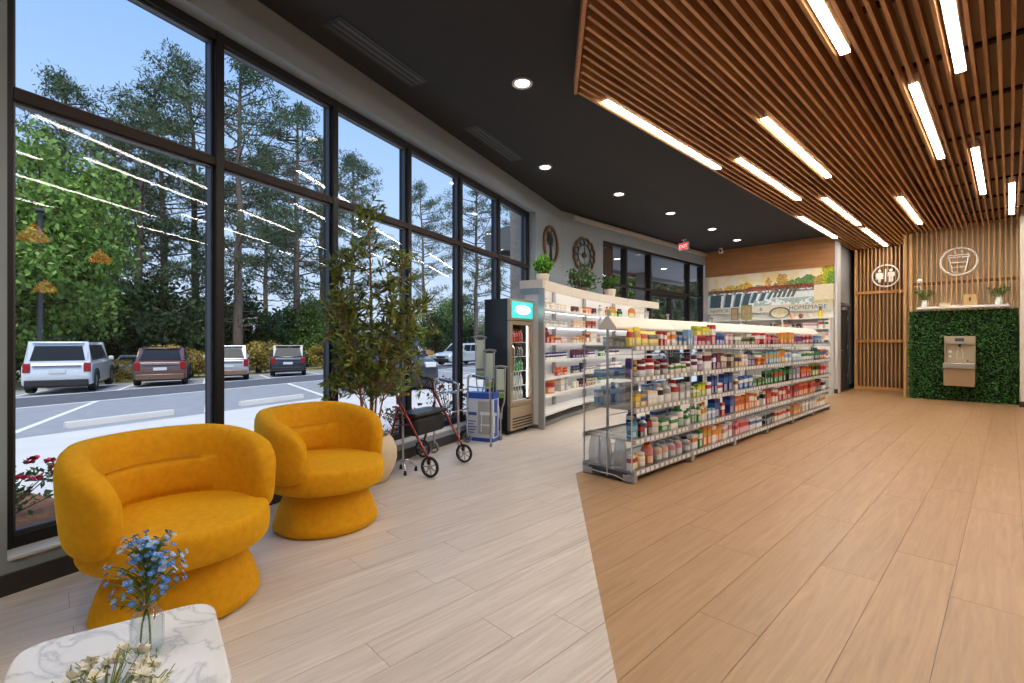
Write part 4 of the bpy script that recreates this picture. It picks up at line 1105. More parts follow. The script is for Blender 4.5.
# ---- quad cane
cp = fl(403, 472)
t = thing('quad_cane', 'quad cane with tan offset handle and four rubber feet beside the rollator', 'cane', (cp.x, cp.y, 0), 0.4)
MB().tube([(0, 0, 0.1), (0, 0, 0.52)], 0.011, 10).build('shaft', M_silver, t, True)
MB().tube(smooth_pts([(0, 0, 0.50), (0, 0, 0.56), (-0.03, 0.0, 0.62), (-0.05, 0, 0.68), (-0.03, 0, 0.73), (0.07, 0, 0.745)], 5), [0.0135] * 26, 10).build('handle', mat('tan_plastic', (176, 124, 66), 0.5), t, True)
for sx_, sy_ in ((1, 1), (1, -1), (-1, 1), (-1, -1)):
    lg = MB().tube(smooth_pts([(0, 0, 0.12), (sx_ * 0.04, sy_ * 0.04, 0.1), (sx_ * 0.085, sy_ * 0.085, 0.04)], 5), 0.007, 8).build('leg', M_chrome, t, True)
    MB().lathe([(0, 0), (0.016, 0), (0.013, 0.03), (0.009, 0.045), (0, 0.045)], 12, c=(sx_ * 0.087, sy_ * 0.087, 0)).build('rubber_foot', M_rubber, lg, True)

# ---- wheels and mobility aids
def spoke_wheel(parent, p, r, axis, w_=0.028, name='wheel', rim=M_silver, tyre=M_rubber):
    """axis: horizontal unit vector of the axle"""
    e_ = empty(name, p, math.atan2(axis.y, axis.x)); e_.parent = parent
    M_ = Matrix.Rotation(PI / 2, 4, 'Y')
    MB().lathe([(r * 0.8, -w_ / 2), (r * 0.95, -w_ / 2), (r, -w_ / 4), (r, w_ / 4), (r * 0.95, w_ / 2), (r * 0.8, w_ / 2), (r * 0.8, -w_ / 2)], 24, M=M_).build('tyre', tyre, e_, True)
    mb = MB().lathe([(0, -w_ / 2), (r * 0.2, -w_ / 2), (r * 0.2, w_ / 2), (0, w_ / 2)], 12, M=M_)
    for k in range(7):
        a = 2 * PI * k / 7; mb.tube([(0, math.cos(a) * r * 0.15, math.sin(a) * r * 0.15), (0, math.cos(a) * r * 0.82, math.sin(a) * r * 0.82)], r * 0.065, 5)
    mb.build('spokes', rim, e_)
    return e_
M_red = mat('wine_red_tube', (122, 18, 26), 0.3, 0.4, coat=0.5)
A = fl(428.5, 478); B = fl(465, 462)
ax = (B - A).normalized(); bk_ = Vector((-ax.y, ax.x, 0))
if bk_.x > 0: bk_ = -bk_
t = thing('rollator', 'wine red four-wheeled rollator with black padded seat by the window', 'rollator', ((A + B) / 2 + bk_ * 0.28), 0)
o0 = (A + B) / 2 + bk_ * 0.28
Wr = (B - A).length / 2 - 0.02
def rp3(sd, b, z): return ax * (sd * Wr) - bk_ * b + Vector((0, 0, z))    # b>0 towards the room
for sd in (-1, 1):
    mb = MB().tube([rp3(sd, 0.27, 0.16), rp3(sd, -0.02, 0.60), rp3(sd, -0.1, 0.72)], 0.0125, 10)
    mb.build('front_leg', M_red, t, True)
    MB().tube([rp3(sd, -0.235, 0.12), rp3(sd, -0.08, 0.62)], 0.0125, 10).build('rear_leg', M_red, t, True)
    MB().tube([rp3(sd, 0.06, 0.47), rp3(sd, -0.16, 0.44)], 0.008, 8).build('side_brace', M_red, t, True)
    MB().tube(smooth_pts([rp3(sd, -0.09, 0.66), rp3(sd, -0.11, 0.8), rp3(sd, -0.15, 0.85), rp3(sd, -0.25, 0.86)], 5), 0.011, 8).build('handle_tube', M_blackp, t, True)
    MB().tube([rp3(sd, -0.17, 0.853), rp3(sd, -0.27, 0.863)], 0.018, 10).build('grip', M_rubber, t, True)
    MB().tube(smooth_pts([rp3(sd, -0.16, 0.83), rp3(sd, -0.2, 0.79), rp3(sd, -0.26, 0.8)], 4), 0.006, 6).build('brake_lever', M_blackp, t, True)
    MB().tube(smooth_pts([rp3(sd, -0.15, 0.83), rp3(sd * 0.95, 0.02, 0.8), rp3(sd, 0.04, 0.6), rp3(sd, -0.18, 0.3)], 5), 0.003, 5).build('brake_cable', M_rubber, t, True)
    MB().tube([rp3(sd, 0.27, 0.19), rp3(sd, 0.27, 0.12)], 0.017, 10).build('fork', M_blackp, t, True)
    spoke_wheel(t, rp3(sd, 0.28, 0.095), 0.095, ax)
    spoke_wheel(t, rp3(sd, -0.235, 0.095), 0.095, ax)
def slab(mb, b0, b1, z0, z1, sd=1.0, thick=None):
    vs = [rp3(-sd, b0, z0), rp3(sd, b0, z0), rp3(sd, b1, z0), rp3(-sd, b1, z0)] + [rp3(-sd, b0, z1), rp3(sd, b0, z1), rp3(sd, b1, z1), rp3(-sd, b1, z1)]
    return mb.add(vs, [(3, 2, 1, 0), (4, 5, 6, 7), (0, 1, 5, 4), (1, 2, 6, 5), (2, 3, 7, 6), (3, 0, 4, 7)])
slab(MB(), 0.1, -0.16, 0.52, 0.56, 0.9).build('seat', mat('black_vinyl', (20, 20, 21), 0.35), t, bevel=0.015)
slab(MB(), 0.09, -0.14, 0.34, 0.51, 0.8).build('pouch', mat('black_nylon', (24, 24, 25), 0.7), t, bevel=0.03)
MB().tube([rp3(-0.98, 0.04, 0.515), rp3(0.98, 0.04, 0.515)], 0.01, 8).tube([rp3(-0.98, -0.12, 0.5), rp3(0.98, -0.12, 0.5)], 0.01, 8).build('cross_bar', M_red, t, True)
MB().tube(smooth_pts([rp3(-1, -0.1, 0.74), rp3(-0.9, -0.26, 0.76), rp3(0, -0.3, 0.76), rp3(0.9, -0.26, 0.76), rp3(1, -0.1, 0.74)], 6), 0.014, 8).build('back_bar', M_rubber, t, True)

# aluminium walker with two wheels
Cw, Ew = fl(434, 453), fl(459, 458)
Gw = fl(491, 446.5); Dw = Cw + (Gw - Ew)
o0w = (Cw + Gw) / 2
t = thing('folding_walker', 'aluminium walker with two wheels standing before the blue boxed aid', 'walker', o0w)
ax2 = (Gw - Ew).normalized()
for f_, b_ in ((Ew, Cw), (Gw, Dw)):
    f1, b1 = f_ - o0w, b_ - o0w
    m_ = f1.lerp(b1, 0.5)
    up = lambda p, q, z: p.lerp(q, 0.08) + Vector((0, 0, z))
    pts = [f1 + Vector((0, 0, 0.02)), up(f1, m_, 0.74), up(f1, m_, 0.8) + (b1 - f1) * 0.05, up(b1, m_, 0.83) + (f1 - b1) * 0.1, up(b1, m_, 0.76), b1 + Vector((0, 0, 0.1))]
    ps = [pts[0], pts[0].lerp(pts[1], 0.5)] + smooth_pts(pts[1:5], 6) + [pts[4].lerp(pts[5], 0.5), pts[5]]
    fr = MB().tube(ps, 0.0125, 10).build('side_frame', M_chrome, t, True)
    MB().tube([up(f1, m_, 0.69), up(b1, m_, 0.69)], 0.009, 8).build('side_rail', M_chrome, fr, True)
    MB().tube([pts[2].lerp(pts[3], 0.15), pts[2].lerp(pts[3], 0.85)], 0.0175, 10).build('grip', mat('grip_grey', (92, 94, 96), 0.6), fr, True)
    MB().lathe([(0, 0), (0.018, 0), (0.015, 0.035), (0, 0.035)], 12, c=tuple(f1)).build('rubber_foot', M_grey, fr, True)
    spoke_wheel(t, b1 + Vector((0, 0, 0.064)), 0.063, ax2, rim=M_grey, tyre=M_grey)
e1, g1, c1_, d1_ = Ew - o0w, Gw - o0w, Cw - o0w, Dw - o0w
for z in (0.42, 0.66): MB().tube([c1_.lerp(e1, 0.06) + Vector((0, 0, z)), d1_.lerp(g1, 0.06) + Vector((0, 0, z))], 0.011, 10).build('cross_tube', M_chrome, t, True)
# boxed bath aid
bp0, bp1 = fl(466, 440), fl(493, 442.5)
v = (bp1 - bp0); bang = math.atan2(v.y, v.x); bl = v.length
c = (bp0 + bp1) / 2
t = thing('boxed_bath_aid', 'tall carton with blue edges and printed picture behind the walker', 'box', c, bang)
bh = 0.60
MB().box(-bl / 2, bl / 2, 0, 0.17, 0, bh).build('carton', mat('carton_white', (206, 208, 212), 0.5), t, bevel=0.003)
M_bblue = mat('carton_blue', (38, 78, 168), 0.45)
MB().box(-bl / 2 - 0.002, bl / 2 + 0.002, -0.002, 0.172, bh - 0.07, bh + 0.002).box(-bl / 2 - 0.002, bl / 2 + 0.002, -0.002, 0.172, -0.0, 0.045).box(bl / 2 - 0.002, bl / 2 + 0.002, 0.03, 0.13, 0.06, bh - 0.08).build('blue_print', M_bblue, t)
MB().box(-bl * 0.05, bl * 0.44, -0.003, 0.001, 0.09, bh - 0.1).build('picture_panel', mat('carton_photo', (176, 170, 160), 0.5), t)
pm = MB()
for dx in (0.02, 0.2):
    pm.tube([(bl * 0.02 + dx, -0.006, 0.12), (bl * 0.04 + dx, -0.006, 0.34)], 0.006, 6)
pm.box(bl * 0.0 + 0.01, bl * 0.0 + 0.24, -0.008, -0.003, 0.33, 0.37).box(0.02, 0.22, -0.008, -0.003, 0.2, 0.215)
pm.build('picture', mat('photo_white', (232, 232, 230), 0.5), t)
pm = MB()
for k in range(5): pm.box(-bl * 0.46, -bl * 0.46 + 0.1 + 0.02 * (k % 3), -0.003, 0.001, 0.1 + k * 0.035, 0.112 + k * 0.035)
pm.box(-bl * 0.46, -bl * 0.1, -0.003, 0.001, 0.32, 0.36)
pm.build('text_block', mat('print_navy', (60, 84, 140), 0.5), t)
# crutches leaning on the fridge side
def crutch(label, px, py, ht, lean):
    p = fl(px, py)
    t = thing('crutch', label, 'crutch', p, YAW)
    k = ht / 1.2
    tp = Vector((lean, 0.06, ht))
    def L(f, dx): return Vector((lean * f + dx, 0.06 * f, ht * f))
    MB().tube([L(0.02, 0), L(0.36, 0)], 0.011, 10).build('lower_shaft', M_silver, t, True)
    for s_ in (-1, 1): MB().tube(smooth_pts([L(0.28, s_ * 0.013), L(0.42, s_ * 0.02), L(0.55, s_ * 0.05), L(0.97, s_ * 0.058)], 5), 0.009, 8).build('side_bow', M_silver, t, True)
    MB().tube(smooth_pts([L(0.97, -0.085), L(0.985, 0), L(0.97, 0.085)], 4), [0.017] * 9, 10).build('underarm_pad', M_grey, t, True)
    MB().tube([L(0.66, -0.05), L(0.66, 0.05)], 0.014, 10).build('hand_grip', M_grey, t, True)
    MB().box(-0.045, 0.045, -0.004, 0.004, ht * 0.56, ht * 0.95, Matrix.Translation((lean * 0.75, 0.045, 0))).build('label_card', mat('card_green', (188, 200, 180), 0.5), t)
    MB().box(-0.045, 0.045, -0.006, 0.006, ht * 0.56, ht * 0.62, Matrix.Translation((lean * 0.6, 0.045, 0))).build('label_stripe', mat('card_lime', (128, 168, 40), 0.5), t)
    MB().lathe([(0, 0), (0.024, 0), (0.019, 0.05), (0.013, 0.06), (0, 0.06)], 12).build('rubber_tip', M_grey, t, True)
crutch('short grey crutch with green card standing against the black fridge', 500.5, 440, 0.94, 0.0)
crutch('middle-sized grey crutch standing behind the blue-edged carton', 489.5, 438, 1.15, 0.0)
crutch('tallest grey crutch standing next to the window mullion', 480.5, 437, 1.33, -0.01)
# ---- drinks fridge
f0, f1 = fl(510.5, 436), fl(533.5, 429)
v = (f1 - f0); fa = math.atan2(v.y, v.x); fw = v.length; fd = 0.42; fh = 1.815
t = thing('drinks_fridge', 'tall black glass-door drinks fridge with lit teal header', 'fridge', f0, fa)
# local: x along the front, +y towards the wall
MB().box(0, 0.02, 0.05, fd, 0.05, fh).box(fw - 0.02, fw, 0.05, fd, 0.05, fh).box(0.02, fw - 0.02, fd - 0.02, fd, 0.05, fh).box(0.02, fw - 0.02, 0.05, fd - 0.02, fh - 0.02, fh).box(0.02, fw - 0.02, 0.05, fd - 0.02, 0.05, 0.36).build('cabinet', mat('fridge_black', (14, 16, 20), 0.35), t)
MB().box(0.02, fw - 0.02, fd - 0.03, fd - 0.021, 0.36, 1.5).build('liner', mat('fridge_liner', (150, 152, 154), 0.5), t)
fr = MB().box(0, 0.055, 0.0, 0.05, 0.38, 1.52).box(fw - 0.055, fw, 0.0, 0.05, 0.38, 1.52).box(0.055, fw - 0.055, 0.0, 0.05, 0.38, 0.43).box(0.055, fw - 0.055, 0.0, 0.05, 1.47, 1.52).build('door_frame', mat('fridge_champagne', (176, 158, 134), 0.35, 0.6), t, bevel=0.004)
MB().box(0.055, fw - 0.055, 0.02, 0.026, 0.43, 1.47).build('pane', M_clear, fr)
MB().tube(smooth_pts([(0.03, 0, 0.85), (0.03, -0.035, 0.88), (0.03, -0.035, 1.15), (0.03, 0, 1.18)], 4), 0.009, 8).build('handle', M_chrome, fr, True)
hd = MB().box(0, fw, 0.0, 0.05, 1.53, fh).build('header', mat('fridge_champagne', (176, 158, 134), 0.35, 0.6), t, bevel=0.004)
MB().box(0.03, fw - 0.03, -0.006, 0.001, 1.56, fh - 0.03).build('lit_panel', mat('teal_light', (40, 170, 170), 0.4, emit=0.7, ecol=lin((60, 190, 190))), hd)
MB().lathe([(0, 0), (0.2, 0), (0.2, 0.002), (0, 0.002)], 28, M=Matrix.Translation((fw / 2, -0.008, 1.675)) @ Matrix.Rotation(PI / 2, 4, 'X'), sy=0.32).build('oval_logo', mat('logo_light', (225, 250, 250), 0.4, emit=1.2, ecol=(.85, 1, 1, 1)), hd)
gr = MB().box(0, fw, 0.0, 0.05, 0.06, 0.37).build('grille', mat('fridge_champagne', (176, 158, 134), 0.35, 0.6), t, bevel=0.004)
for k in range(4): MB().box(0.05, fw - 0.05, -0.004, 0.01, 0.09 + k * 0.038, 0.108 + k * 0.038).build('louvre', M_blackp, gr)
for dx in (0.05, fw - 0.05): MB().lathe([(0, 0), (0.02, 0), (0.02, 0.05), (0, 0.05)], 10, c=(dx, 0.1, 0)).lathe([(0, 0), (0.02, 0), (0.02, 0.05), (0, 0.05)], 10, c=(dx, fd - 0.08, 0)).build('foot', M_rubber, t)
MB().box(fw - 0.07, fw - 0.058, 0.06, 0.075, 0.46, 1.46).build('led_tube', M_led, t)
rows = [(0.44, (205, 208, 206), (190, 200, 196)), (0.64, (190, 205, 210), (230, 235, 235)), (0.84, (70, 150, 96), (40, 110, 70)), (1.04, (70, 62, 66), (40, 34, 38)), (1.24, (186, 48, 44), (120, 30, 30))]
FMI = Matrix.Translation(f0) @ Matrix.Rotation(fa, 4, 'Z')
NMR = {0: 'clear water', 1: 'pale blue', 2: 'green', 3: 'dark brown', 4: 'red capped'}
bprof = [(0, 0), (0.026, 0), (0.028, 0.01), (0.028, 0.1), (0.012, 0.14), (0.011, 0.165), (0, 0.165)]
bm_ = {}
for i, (z, c1, c2) in enumerate(rows):
    MB().box(0.022, fw - 0.075, 0.07, fd - 0.04, z - 0.012, z - 0.004).build('shelf', M_white, t)
    for k in range(7):
        p = FMI @ Vector((0.06 + k * 0.064, 0.12, z - 0.004))
        mb = MB().lathe(bprof, 12)
        if i not in bm_: bm_[i] = mb.mesh('drink_bottle', mat('drink_%d' % i, c1, 0.2, coat=0.5), True)
        o = bpy.data.objects.new('drink_bottle', bm_[i]); COL.objects.link(o); o.location = p
        tag(o, 'small %s drink bottle on a shelf inside the glass-door fridge' % NMR[i], 'bottle', '%s bottles in the fridge' % NMR[i])
        cp_ = MB().lathe([(0, 0.165), (0.013, 0.165), (0.013, 0.18), (0, 0.18)], 10).mesh('cap', mat('drinkcap_%d' % i, c2, 0.4)) if ('c', i) not in bm_ else bm_[('c', i)]
        bm_[('c', i)] = cp_
        q = bpy.data.objects.new('cap', cp_); COL.objects.link(q); q.parent = o

# ================================================================== PACKAGED GOODS
C = dict(white=(232, 232, 228), cream=(226, 214, 190), grey=(150, 152, 154), silver=(186, 188, 190), black=(34, 32, 34), navy=(26, 38, 120), blue=(44, 104, 184), sky=(120, 176, 220), teal=(40, 146, 168),
         green=(48, 140, 66), lime=(164, 190, 40), olive=(120, 124, 72), yellow=(238, 204, 30), gold=(204, 160, 60), orange=(234, 124, 34), rust=(196, 84, 40), red=(200, 36, 40), maroon=(112, 28, 44), pink=(222, 130, 150),
         purple=(96, 40, 110), brown=(122, 78, 52), peach=(230, 176, 140), lilac=(170, 150, 196))
KN = dict(box='carton', bottle='bottle', jar='jar', bag='pouch', tub='tub', flat='flat carton', plate='round tin', card='card')
UM = {}
def superq(n=18, e=0.35):
    return [(math.copysign(abs(math.cos(a)) ** e, math.cos(a)), math.copysign(abs(math.sin(a)) ** e, math.sin(a))) for a in [2 * PI * k / n for k in range(n)]]
def unit(kind):
    """unit meshes: x depth -.5..0 (front at x=0), y width -.5...5, z 0..1"""
    if kind in UM: return UM[kind]
    dm = M_white
    if kind in ('box', 'flat', 'card'):
        m = MB().box(-1, 0, -0.5, 0.5, 0, 1).mesh('carton', dm); r = (m, None)
    elif kind == 'bottle':
        b = MB().lathe([(0, 0), (0.47, 0), (0.5, 0.02), (0.5, 0.62), (0.46, 0.70), (0.24, 0.80), (0.22, 0.84), (0, 0.84)], 14, c=(-0.5, 0, 0)).mesh('bottle', dm, True)
        r = (b, MB().lathe([(0, 0.83), (0.27, 0.83), (0.27, 0.98), (0.24, 1.0), (0, 1.0)], 12, c=(-0.5, 0, 0)).mesh('cap', dm, True))
    elif kind == 'jar':
        b = MB().lathe([(0, 0), (0.47, 0), (0.5, 0.03), (0.5, 0.72), (0.45, 0.78), (0, 0.78)], 14, c=(-0.5, 0, 0)).mesh('jar', dm, True)
        r = (b, MB().lathe([(0, 0.77), (0.47, 0.77), (0.47, 0.97), (0.43, 1.0), (0, 1.0)], 14, c=(-0.5, 0, 0)).mesh('lid', dm, True))
    elif kind == 'tub':
        b = MB().lathe([(0, 0), (0.42, 0), (0.44, 0.02), (0.5, 0.9), (0.52, 0.92), (0.52, 1.0), (0.46, 1.0), (0.4, 0.96), (0, 0.96)], 18, c=(-0.5, 0, 0)).mesh('tub', dm, True); r = (b, None)
    elif kind == 'plate':
        b = MB().lathe([(0, -0.06), (0.47, -0.06), (0.5, -0.03), (0.5, 0.03), (0.47, 0.06), (0, 0.06)], 24, M=Matrix.Translation((-0.1, 0, 0.5)) @ Matrix.Rotation(PI / 2, 4, 'Y')).mesh('tin', dm, True); r = (b, None)
    elif kind == 'bag':
        vs = []; fs = []; q = superq(18, 0.55); lv_ = [(0.0, 0.8, 1), (0.04, 1, 1), (0.45, 1.0, 1), (0.8, 0.55, 1), (0.93, 0.08, 0.98), (1.0, 0.05, 1.0)]
        for z, d_, w_ in lv_:
            for x, y in q: vs.append((-0.5 + 0.5 * x * d_, 0.5 * y * w_, z))
        for i in range(len(lv_) - 1):
            for k in range(18): fs.append((i * 18 + k, i * 18 + (k + 1) % 18, (i + 1) * 18 + (k + 1) % 18, (i + 1) * 18 + k))
        fs += [tuple(range(17, -1, -1)), tuple(5 * 18 + k for k in range(18))]
        r = (MB().add(vs, fs).mesh('pouch', dm, True), None)
    UM[kind] = r
    return r
PN = dict(box='carton', flat='carton', card='carton', bottle='bottle', jar='jar', tub='tub', plate='tin', bag='pouch')
def product(kind, c1, c2, loc, rz, w_, d_, h, where, cap=None):
    body, top = unit(kind)
    o = bpy.data.objects.new('product_' + PN[kind], body); COL.objects.link(o)
    o.location = loc; o.rotation_euler = (0, 0, rz); o.scale = (d_, w_, h)
    o.material_slots[0].link = 'OBJECT'; o.material_slots[0].material = print_mat(C[c1], C[c2])
    if top is not None:
        q = bpy.data.objects.new(top.name.split('.')[0], top); COL.objects.link(q); q.parent = o
        q.material_slots[0].link = 'OBJECT'; cc = cap or c2
        q.material_slots[0].material = mat('cap_' + cc, C[cc], 0.4)
    lab = ('%s %s' % (c1, KN[kind])) + ((' with %s band' % c2) if c1 != c2 else '') + where
    tag(o, lab, PN[kind], lab)
    return o

# ---- long gondola
GX0, GX1, GY0, GB = -2.83, -2.27, 3.66, 1.1
GXC = (GX0 + GX1) / 2
SHZ = [0.10, 0.375, 0.65, 0.925, 1.2]
SHN = ['bottom', 'second lowest', 'middle', 'second highest', 'top']
BAYS = ['gondola bay by clear end', 'second gondola bay from clear end', 'third gondola bay from clear end', 'fourth gondola bay from clear end', 'fifth gondola bay from clear end', 'gondola bay by the white shelving']
BAYN = ['first bay of the gondola, by the clear end panel', 'second bay of the gondola from the clear end panel', 'third bay of the gondola from the clear end panel', 'fourth bay of the gondola from the clear end panel', 'fifth bay of the gondola from the clear end panel', 'last bay of the gondola, by the white wall shelving']
M_shelf = glass_mat('wire_shelf', (0.82, 0.84, 0.86), 0.14, 0.25)
M_rail = mat('price_rail', (166, 168, 172), 0.35, 0.4)
M_tag = mat('price_tag', (236, 236, 232), 0.5)
M_head_ = mat('header_cream', (222, 214, 200), 0.5)
for bI in range(6):
    y0 = GY0 + GB * bI; y1 = y0 + GB; cy = (y0 + y1) / 2
    t = thing('gondola_bay', 'grey shelving unit, ' + BAYN[bI], 'shelving', (GXC, cy, 0), 0, 'gondola bays')
    hw = (GX1 - GX0) / 2; hl = GB / 2
    MB().box(-hw + 0.07, hw - 0.07, -hl + 0.002, hl - 0.002, 0.02, 0.085).build('base_plinth', mat('plinth_dark', (70, 72, 74), 0.5), t)
    for sg in (-1, 1):
        MB().box(sg * (hw - 0.06) - 0.06, sg * (hw - 0.06) + 0.06, -hl, -hl + 0.07, 0.0, 0.075).build('foot', M_silver, t, bevel=0.012)
        if bI == 5: MB().box(sg * (hw - 0.06) - 0.06, sg * (hw - 0.06) + 0.06, hl - 0.07, hl, 0.0, 0.075).build('foot', M_silver, t, bevel=0.012)
        for k, z in enumerate(SHZ):
            a, b = (0.02, hw - 0.012) if sg > 0 else (-hw + 0.012, -0.02)
            sh = MB().box(a, b, -hl + 0.004, hl - 0.004, z - 0.012, z).build('shelf', M_shelf, t)
            xa, xb = (hw - 0.012, hw) if sg > 0 else (-hw, -hw + 0.012)
            rl = MB().box(xa, xb, -hl + 0.004, hl - 0.004, z - 0.036, z + 0.008).build('price_rail', M_rail, sh)
            if sg > 0:
                tg = MB(); rr = random.Random(bI * 10 + k); y = -hl + 0.04
                while y < hl - 0.08:
                    tg.box(hw, hw + 0.0015, y, y + 0.05, z - 0.03, z + 0.003); y += rr.choice((0.075, 0.085, 0.1))
                q = tg.build('price_tags', M_tag, sh); q['kind'] = 'stuff'
                MB().box(hw - 0.016, hw - 0.013, -hl + 0.006, hl - 0.006, z, z + 0.035).build('clear_fence', M_clear, sh)
        MB().tube([(sg * (hw - 0.02), -hl + 0.006, 0.08), (sg * (hw - 0.02), -hl + 0.006, 1.32)], 0.004, 6).build('divider_rod', M_silver, t)
    for yy in ((-hl,) if bI < 5 else (-hl, hl - 0.04)):
        MB().box(-0.009, 0.009, yy, yy + 0.02, 0.02, 1.36).build('upright', M_silver, t, bevel=0.003)
    for z in (0.3, 0.57, 0.85, 1.12): MB().tube([(0, -hl + 0.04, z), (0, hl, z)], 0.004, 6).build('spine_wire', M_silver, t)
    tri = [(-0.1, 1.355), (0.1, 1.355), (0.1, 1.375), (0.018, 1.475), (-0.018, 1.475), (-0.1, 1.375)]
    vs = [(x, -hl + 0.001, z) for x, z in tri] + [(x, hl - 0.001, z) for x, z in tri]
    n_ = len(tri)
    MB().add(vs, [tuple(range(n_)), tuple(range(2 * n_ - 1, n_ - 1, -1))] + [(i, n_ + i, n_ + (i + 1) % n_, (i + 1) % n_) for i in range(n_)]).build('header', M_head_, t, bevel=0.004)
    MB().lathe([(0, 0), (0.012, 0), (0.012, 0.05), (0.02, 0.055), (0.02, 0.07), (0, 0.07)], 10, c=(0, -hl + 0.02, 1.47)).build('header_pin', M_silver, t)
    if bI == 0:
        ep = MB().box(-hw + 0.02, hw - 0.02, -hl - 0.008, -hl - 0.003, 0.1, 1.0).build('end_panel', M_clear, t)
        MB().tube([(-hw + 0.02, -hl - 0.006, 0.1), (-hw + 0.02, -hl - 0.006, 1.0)], 0.0035, 6).tube([(hw - 0.02, -hl - 0.006, 0.1), (hw - 0.02, -hl - 0.006, 1.0)], 0.0035, 6).tube([(-hw + 0.02, -hl - 0.006, 0.42), (hw - 0.02, -hl - 0.006, 0.42)], 0.0035, 6).build('panel_edge', mat('acrylic_edge', (214, 218, 218), 0.3), ep)
        MB().tube(smooth_pts([(-hw + 0.12, -hl - 0.002, 0.05), (-hw + 0.2, -hl - 0.004, 0.045), (hw - 0.2, -hl - 0.004, 0.045), (hw - 0.1, -hl - 0.002, 0.02)], 5), 0.004, 6).build('cable', M_white, t)
LASTY = {}
def gy(px, x): return on_x(px, x)
def run(shelf, px0, px1, n, kind, c1, c2, h, cap=None, side=1, z_extra=0.0, depth=None, pre=''):
    xf = GX1 - 0.045 if side > 0 else GX0 + 0.045
    ya, yb = gy(px0, xf), gy(px1, xf)
    ya = max(ya, GY0 + 0.03)
    st = (yb - ya) / n
    for i in range(n):
        w_ = st * 0.93; y = ya + st * (i + 0.5)
        bay = min(5, max(0, int((y - GY0) / GB)))
        ydn = GY0 + GB * bay
        if kind in ('bottle', 'jar'): w_ = min(w_, 0.12)
        if z_extra == 0:
            y = max(y, LASTY.get((shelf, side), 0) + w_ / 2 + 0.003)
            bay = min(5, max(0, int((y - GY0) / GB))); ydn = GY0 + GB * bay
            if y + w_ / 2 > ydn + GB - 0.01:
                if bay == 5: continue
                if y > ydn + GB - 0.03: bay += 1; ydn += GB; y = ydn + w_ / 2 + 0.012
                else: y = ydn + GB - w_ / 2 - 0.01
                if y - w_ / 2 < LASTY.get((shelf, side), 0): bay += 1; ydn += GB; y = ydn + w_ / 2 + 0.012
                if bay > 5: continue
            y = max(y, ydn + w_ / 2 + 0.012)
            LASTY[(shelf, side)] = y + w_ / 2
        hh = h * (RG.uniform(0.9, 1.06) if z_extra == 0 and kind != 'flat' else 1)
        if kind not in ('flat', 'bag') and z_extra == 0: hh *= 0.9
        if kind in ('bottle', 'jar', 'tub'): d_ = w_
        else: d_ = depth or min(max(w_ * 0.6, 0.05), 0.16)
        if kind in ('bottle', 'jar'): w_ = d_ = min(w_, 0.12)
        where = ', %s%s shelf, %s' % ('window-side ' if side < 0 else '', pre + SHN[shelf], BAYS[bay])
        product(kind, c1, c2, (xf - side * RG.random() * 0.025, y, SHZ[shelf] + z_extra), 0 if side > 0 else PI, w_, d_, hh, where, cap)
